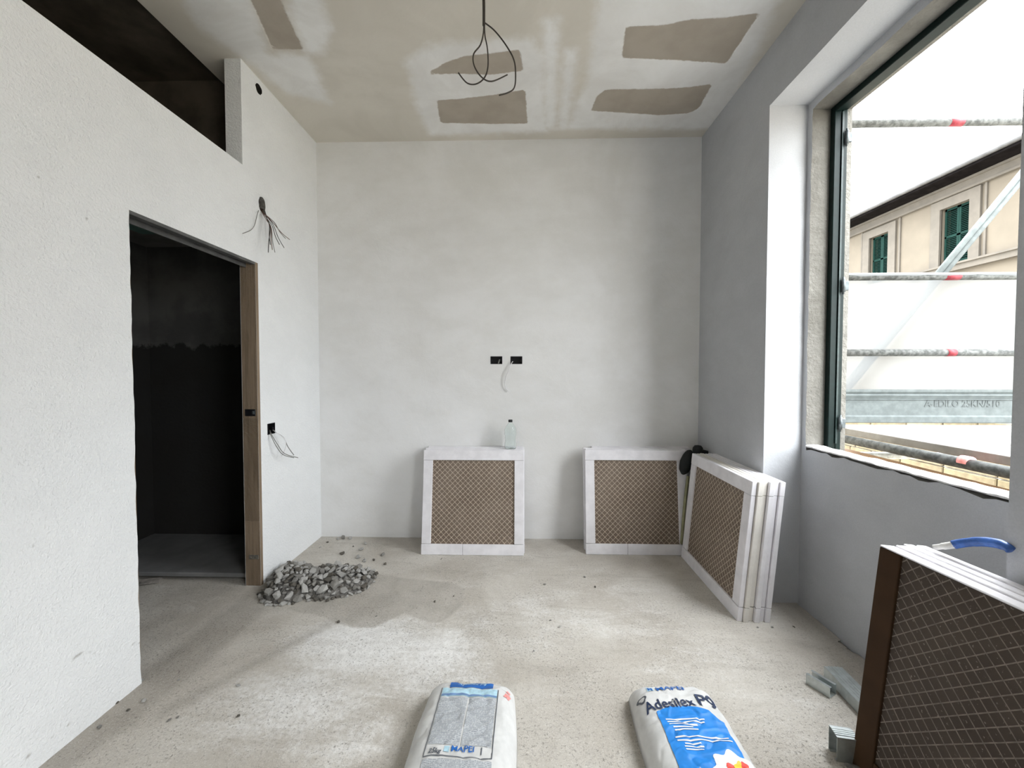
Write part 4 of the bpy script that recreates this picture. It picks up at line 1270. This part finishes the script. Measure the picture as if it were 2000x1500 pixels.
gw = empty('stone_wall', (5.2, 5.0, -0.4), label='low cream stone block wall outside below the scaffold', cat='wall')
stone_m = [plain('stone_%d' % k, tuple(q * 0.4 for q in c), 0.9, var=0.25, scale=9, bump=0.5) for k, c in enumerate(((0.30, 0.24, 0.14), (0.34, 0.28, 0.18), (0.26, 0.21, 0.12)))]
box('wall_core', 0.03, 0.27, -4.0, 6.0, 0.0, 1.24, M['mortar'], gw)
smesh = {}
for rw in range(4):
    y = -4.0 + (rw % 2) * 0.22
    while y < 6.0:
        ln = random.choice((0.38, 0.46, 0.56))
        key = (ln, rw % 3)
        if key not in smesh:
            bm = bmesh.new(); add_box(bm, 0.0, 0.06, 0.006, ln - 0.006, 0.004, 0.304, 0.010)
            me = bpy.data.meshes.new('stone_block'); bm.to_mesh(me); bm.free(); me.materials.append(stone_m[(rw + int(ln * 100)) % 3])
            smesh[key] = me
        o = link_mesh('stone_block', smesh[key], gw); o.location = (0.0 - random.uniform(0, 0.012), y, rw * 0.31)
        y += ln

SY = 2.90
sc = empty('scaffold', (2.6, SY, -0.4), label='galvanised tube scaffold with guard rails and deck right outside the window', cat='scaffold')
so = Vector((2.6, SY, -0.4))
def stube(name, a, b, r, m=None, seg=14): return tube(name, [Vector(a) - so, Vector(b) - so], r, m or M['galv_dull'], sc, seg)
X0, X1 = 2.02, 3.95
for x in (X0, X1):
    for y in (SY + 0.03, 0.2):
        stube('post', (x, y, -0.4), (x, y, 5.0), 0.024)
zr = [hY(1700, v, SY).z for v in (242, 541, 689)]
for k, z in enumerate(zr):
    r = stube('guard_rail', (X0, SY, z), (X1, SY, z), 0.0245, M['scaf_tube'])
    px, py = ((1866, 240), (1858, 541), (1855, 686))[k]
    c = hY(px, py, SY)
    wd = (0.045, 0.05, 0.03)[k]
    vs, fs = tube_data([Vector((c.x - wd, SY, z)) - so, Vector((c.x + wd, SY, z)) - so], 0.026, 14)
    q = mesh_obj('red_band', vs, fs, M['red_tape'], r, True)
    q['label'] = 'red tape band on the rail'
# diagonal brace behind the sheet: a folded strip of two rails
a, b = hY(1992, 348, SY + 0.13), hY(1646, 764, SY + 0.13)
a = a + (a - b) * 0.30
for dx in (-0.020, 0.024):
    stube('brace', a + Vector((dx, 0, 0)), b + Vector((dx, 0, 0)), 0.019, M['scaf'])
# toe board: ribbed steel board on edge
z0, z1 = hY(1700, 825, SY).z, hY(1700, 760, SY).z
bm = bmesh.new()
pf_ = [(0.0, 0.0), (0.012, 0.006), (0.012, 0.045), (0.0, 0.055), (0.0, 0.075), (0.0, 0.16), (0.008, 0.165), (0.0, 0.17), (0.012, 0.195), (0.0, 0.205), (0.010, 0.22), (0.010, z1 - z0)]
vs, fs = [], []
for x in (X0 + 0.02, X1 - 0.05):
    for dy, dz in pf_: vs.append(Vector((x, SY - 0.03 - dy, z0 + min(dz, z1 - z0))) - so)
    for dy, dz in pf_[::-1]: vs.append(Vector((x, SY - 0.026 - dy, z0 + min(dz, z1 - z0))) - so)
n = 2 * len(pf_)
for k in range(n): fs.append((k, (k + 1) % n, n + (k + 1) % n, n + k))
tb = mesh_obj('toe_board', vs, fs, M['scaf'], sc)
bm.free()
tm = text_mesh('A-EDILO 25KN/510', 0.062, 0.0012, 1.0)
cpos = hY(1880, 789, SY - 0.032) - so
bmt = bmesh.new(); bmt.from_mesh(tm)
for v in bmt.verts: v.co = (cpos.x + v.co.x, cpos.y - 0.0005, cpos.z + v.co.y)
bmt.to_mesh(tm); bmt.free(); tm.materials.append(plain('embossed_steel', (0.0803, 0.0902, 0.0902), 0.7, var=0.2, scale=40, spec=0.1))
el = link_mesh('embossed_lettering', tm, tb)
# deck planks and the inner ledger tube
zd = z0 - 0.012
nd = 5
for k in range(nd):
    xa = 2.14 + (3.80 - 2.14) * k / nd; xb = 2.14 + (3.80 - 2.14) * (k + 1) / nd - 0.012
    bm = bmesh.new(); add_box(bm, xa - so.x, xb - so.x, -2.8, -0.035, zd - 0.045 - so.z, zd - so.z, 0.004)
    bm_obj('deck_plank', bm, M['deck'], sc)
lt = stube('ledger_tube', (2.06, -0.2, hX(1800, 888, 2.06).z), (2.06, SY + 0.1, hX(1800, 888, 2.06).z), 0.026, M['scaf_tube'])
c = hX(1888, 902, 2.06)
vs, fs = tube_data([c - so - Vector((0, 0.02, 0)), c - so + Vector((0, 0.02, 0))], 0.0275, 14)
mesh_obj('red_band', vs, fs, M['pink_print'], lt, True)
for y in (0.3, 1.6, SY - 0.05):
    stube('transom', (1.93, y, 0.80), (X1, y, 0.80), 0.024)
pl = empty('timber_plank', (2.10, 2.0, 0.824), (0, 0, math.radians(-3)), 'brown timber plank lying on the scaffold transoms close to the wall', 'plank')
box('board', -0.09, 0.09, -0.6, 1.05, 0.0, 0.035, M['timber'], pl, 0.004)

# white sheet draped over the middle rail, hanging down behind the lower rail
zt = zr[1]
vs, fs = [], []
nxs = 60
xa, xb = X0 + 0.03, X1 - 0.05
prof_ = [(SY - 0.031, zt + 0.002), (SY - 0.029, zt + 0.010), (SY - 0.022, zt + 0.022), (SY, zt + 0.030), (SY + 0.022, zt + 0.022), (SY + 0.032, zt)] + [(SY + 0.040, zt - (zt - z0 - 0.02) * k / 10) for k in range(1, 11)]
for i in range(nxs + 1):
    x = xa + (xb - xa) * i / nxs
    for k, (y, z) in enumerate(prof_):
        wv = 0.012 * mnoise.noise((x * 5, z * 2, 1)) if k > 6 else 0
        fr = 0.012 * mnoise.noise((x * 9, 0, 5)) if k == 0 else 0
        vs.append((x - so.x, y + wv + 0.004 - SY, z + fr - so.z))
n = len(prof_)
for i in range(nxs):
    for k in range(n - 1): fs.append((i * n + k, i * n + k + 1, (i + 1) * n + k + 1, (i + 1) * n + k))
sh = mesh_obj('plastic_sheet', vs, fs, M['sheet'], None, True)
sh.location = so
props(sh, 'white translucent sheet hung over the scaffold guard rail', 'sheet')

# ---- house across the street
XF = 14.0
hs = empty('house', (XF, 13.0, -0.4), label='cream house with dark eaves and green louvred shutters across the street', cat='building')
ho = Vector((XF, 13.0, -0.4))
def hbox(name, x0, x1, y0, y1, z0, z1, m, parent=hs, bev=0.0):
    bm = bmesh.new(); add_box(bm, x0 - ho.x, x1 - ho.x, y0 - ho.y, y1 - ho.y, z0 - ho.z, z1 - ho.z, bev)
    return bm_obj(name, bm, m, parent)
M['cream'] = plain('cream_render', (0.096, 0.081, 0.061), 0.9, var=0.06, scale=1.5, bump=0.1)
M['stone_trim'] = plain('stone_trim', (0.0765, 0.0673, 0.0551), 0.9, var=0.1, scale=3, bump=0.2)
M['eave'] = plain('dark_eaves', (0.0050, 0.0042, 0.0042), 0.9, spec=0.03, var=0.4, scale=5)
M['gutter'] = plain('grey_gutter', (0.05, 0.05, 0.05), 0.6, var=0.3, scale=4)
M['roof'] = plain('roof_tile', (0.12, 0.06, 0.04), 0.9, var=0.3, scale=6)
M['shutter'] = plain('green_shutter', (0.0050, 0.0200, 0.0160), 0.7, spec=0.08, var=0.15, scale=4)
YH0, YH1 = 2.0, 30.0
wins = [(12.97, 13.85, 4.93, 6.80), (15.74, 16.58, 4.93, 6.77), (10.2, 11.05, 4.93, 6.80), (18.6, 19.45, 4.93, 6.77)]
hw = panel('house_wall', 'X', XF, 0.4, YH0, YH1, -0.4, 7.55, [(a, b, c, d) for a, b, c, d in wins], M['cream'], 2.0, hs)
hw.location = -ho
hbox('frieze', XF - 0.10, XF, YH0, YH1, 7.12, 7.52, M['stone_trim'])
hbox('moulding', XF - 0.17, XF - 0.10, YH0, YH1, 7.40, 7.52, M['stone_trim'])
hbox('moulding', XF - 0.13, XF - 0.10, YH0, YH1, 7.12, 7.19, M['stone_trim'])
hbox('soffit', XF - 0.80, XF - 0.171, YH0, YH1, 7.47, 7.60, M['eave'])
vs, fs = tube_data([(XF - 0.85 - ho.x, YH0 - ho.y, 7.60 - ho.z), (XF - 0.85 - ho.x, YH1 - ho.y, 7.60 - ho.z)], 0.07, 10)
mesh_obj('gutter', vs, fs, M['gutter'], hs, True)
vs = [(XF - 0.85, YH0, 7.62), (XF - 0.85, YH1, 7.62), (XF + 5, YH1, 9.2), (XF + 5, YH0, 9.2), (XF - 0.85, YH0, 7.56), (XF - 0.85, YH1, 7.56), (XF + 5, YH1, 7.56), (XF + 5, YH0, 7.56)]
mesh_obj('roof', [Vector(v) - ho for v in vs], [(0, 1, 2, 3), (4, 7, 6, 5), (0, 4, 5, 1), (2, 6, 7, 3), (0, 3, 7, 4), (1, 5, 6, 2)], M['roof'], hs)
hbox('string_course', XF - 0.16, XF, YH0, 14.9, 4.66, 4.90, M['stone_trim'])
hbox('string_course_lip', XF - 0.22, XF, YH0, 14.9, 4.84, 4.90, M['stone_trim'])
for wi, (a, b, c, d) in enumerate(wins):
    s = hbox('window_surround', XF - 0.07, XF + 0.02, a - 0.30, a, c, d + 0.30, M['stone_trim'])
    hbox('window_surround', XF - 0.07, XF + 0.02, b, b + 0.30, c, d + 0.30, M['stone_trim'])
    hbox('window_surround', XF - 0.07, XF + 0.02, a, b, d, d + 0.30, M['stone_trim'])
    hbox('window_backing', XF + 0.30, XF + 0.34, a, b, c, d, M['eave'])
    mid = (a + b) / 2
    for (y0, y1) in ((a + 0.01, mid - 0.004), (mid + 0.004, b - 0.01)):
        bm = bmesh.new()
        for q in ((y0, y0 + 0.055, c, d), (y1 - 0.055, y1, c, d), (y0, y1, c, c + 0.09), (y0, y1, d - 0.07, d), (y0, y1, (c + d) / 2 - 0.03, (c + d) / 2 + 0.03)):
            add_box(bm, XF + 0.10 - ho.x, XF + 0.145 - ho.x, q[0] - ho.y, q[1] - ho.y, q[2] - ho.z, q[3] - ho.z)
        lf_ = bm_obj('shutter_leaf', bm, M['shutter'], hs)
        bm = bmesh.new()
        zz = c + 0.12
        while zz < d - 0.09:
            add_box(bm, -0.028, 0.028, y0 + 0.05 - ho.y, y1 - 0.05 - ho.y, -0.004, 0.004, 0, Matrix.Translation((XF + 0.122 - ho.x, 0, zz - ho.z)) @ Matrix.Rotation(math.radians(-40), 4, 'Y'))
            zz += 0.058
        lv = bm_obj('louvres', bm, M['shutter'], lf_)
        lv['kind'] = 'stuff'
# pilaster strips framing the cream fields and rusticated blocks at the far end
for y in (12.55, 14.15, 15.30, 16.95):
    hbox('pilaster', XF - 0.045, XF, y - 0.03, y + 0.03, 4.93, 7.12, M['stone_trim'])
zz = 1.0
while zz < 7.0:
    hbox('quoin_block', XF - 0.05, XF, 17.75, 18.35, zz, zz + 0.27, M['cream'], hs, 0.012)
    zz += 0.30

bpy.context.view_layer.update()
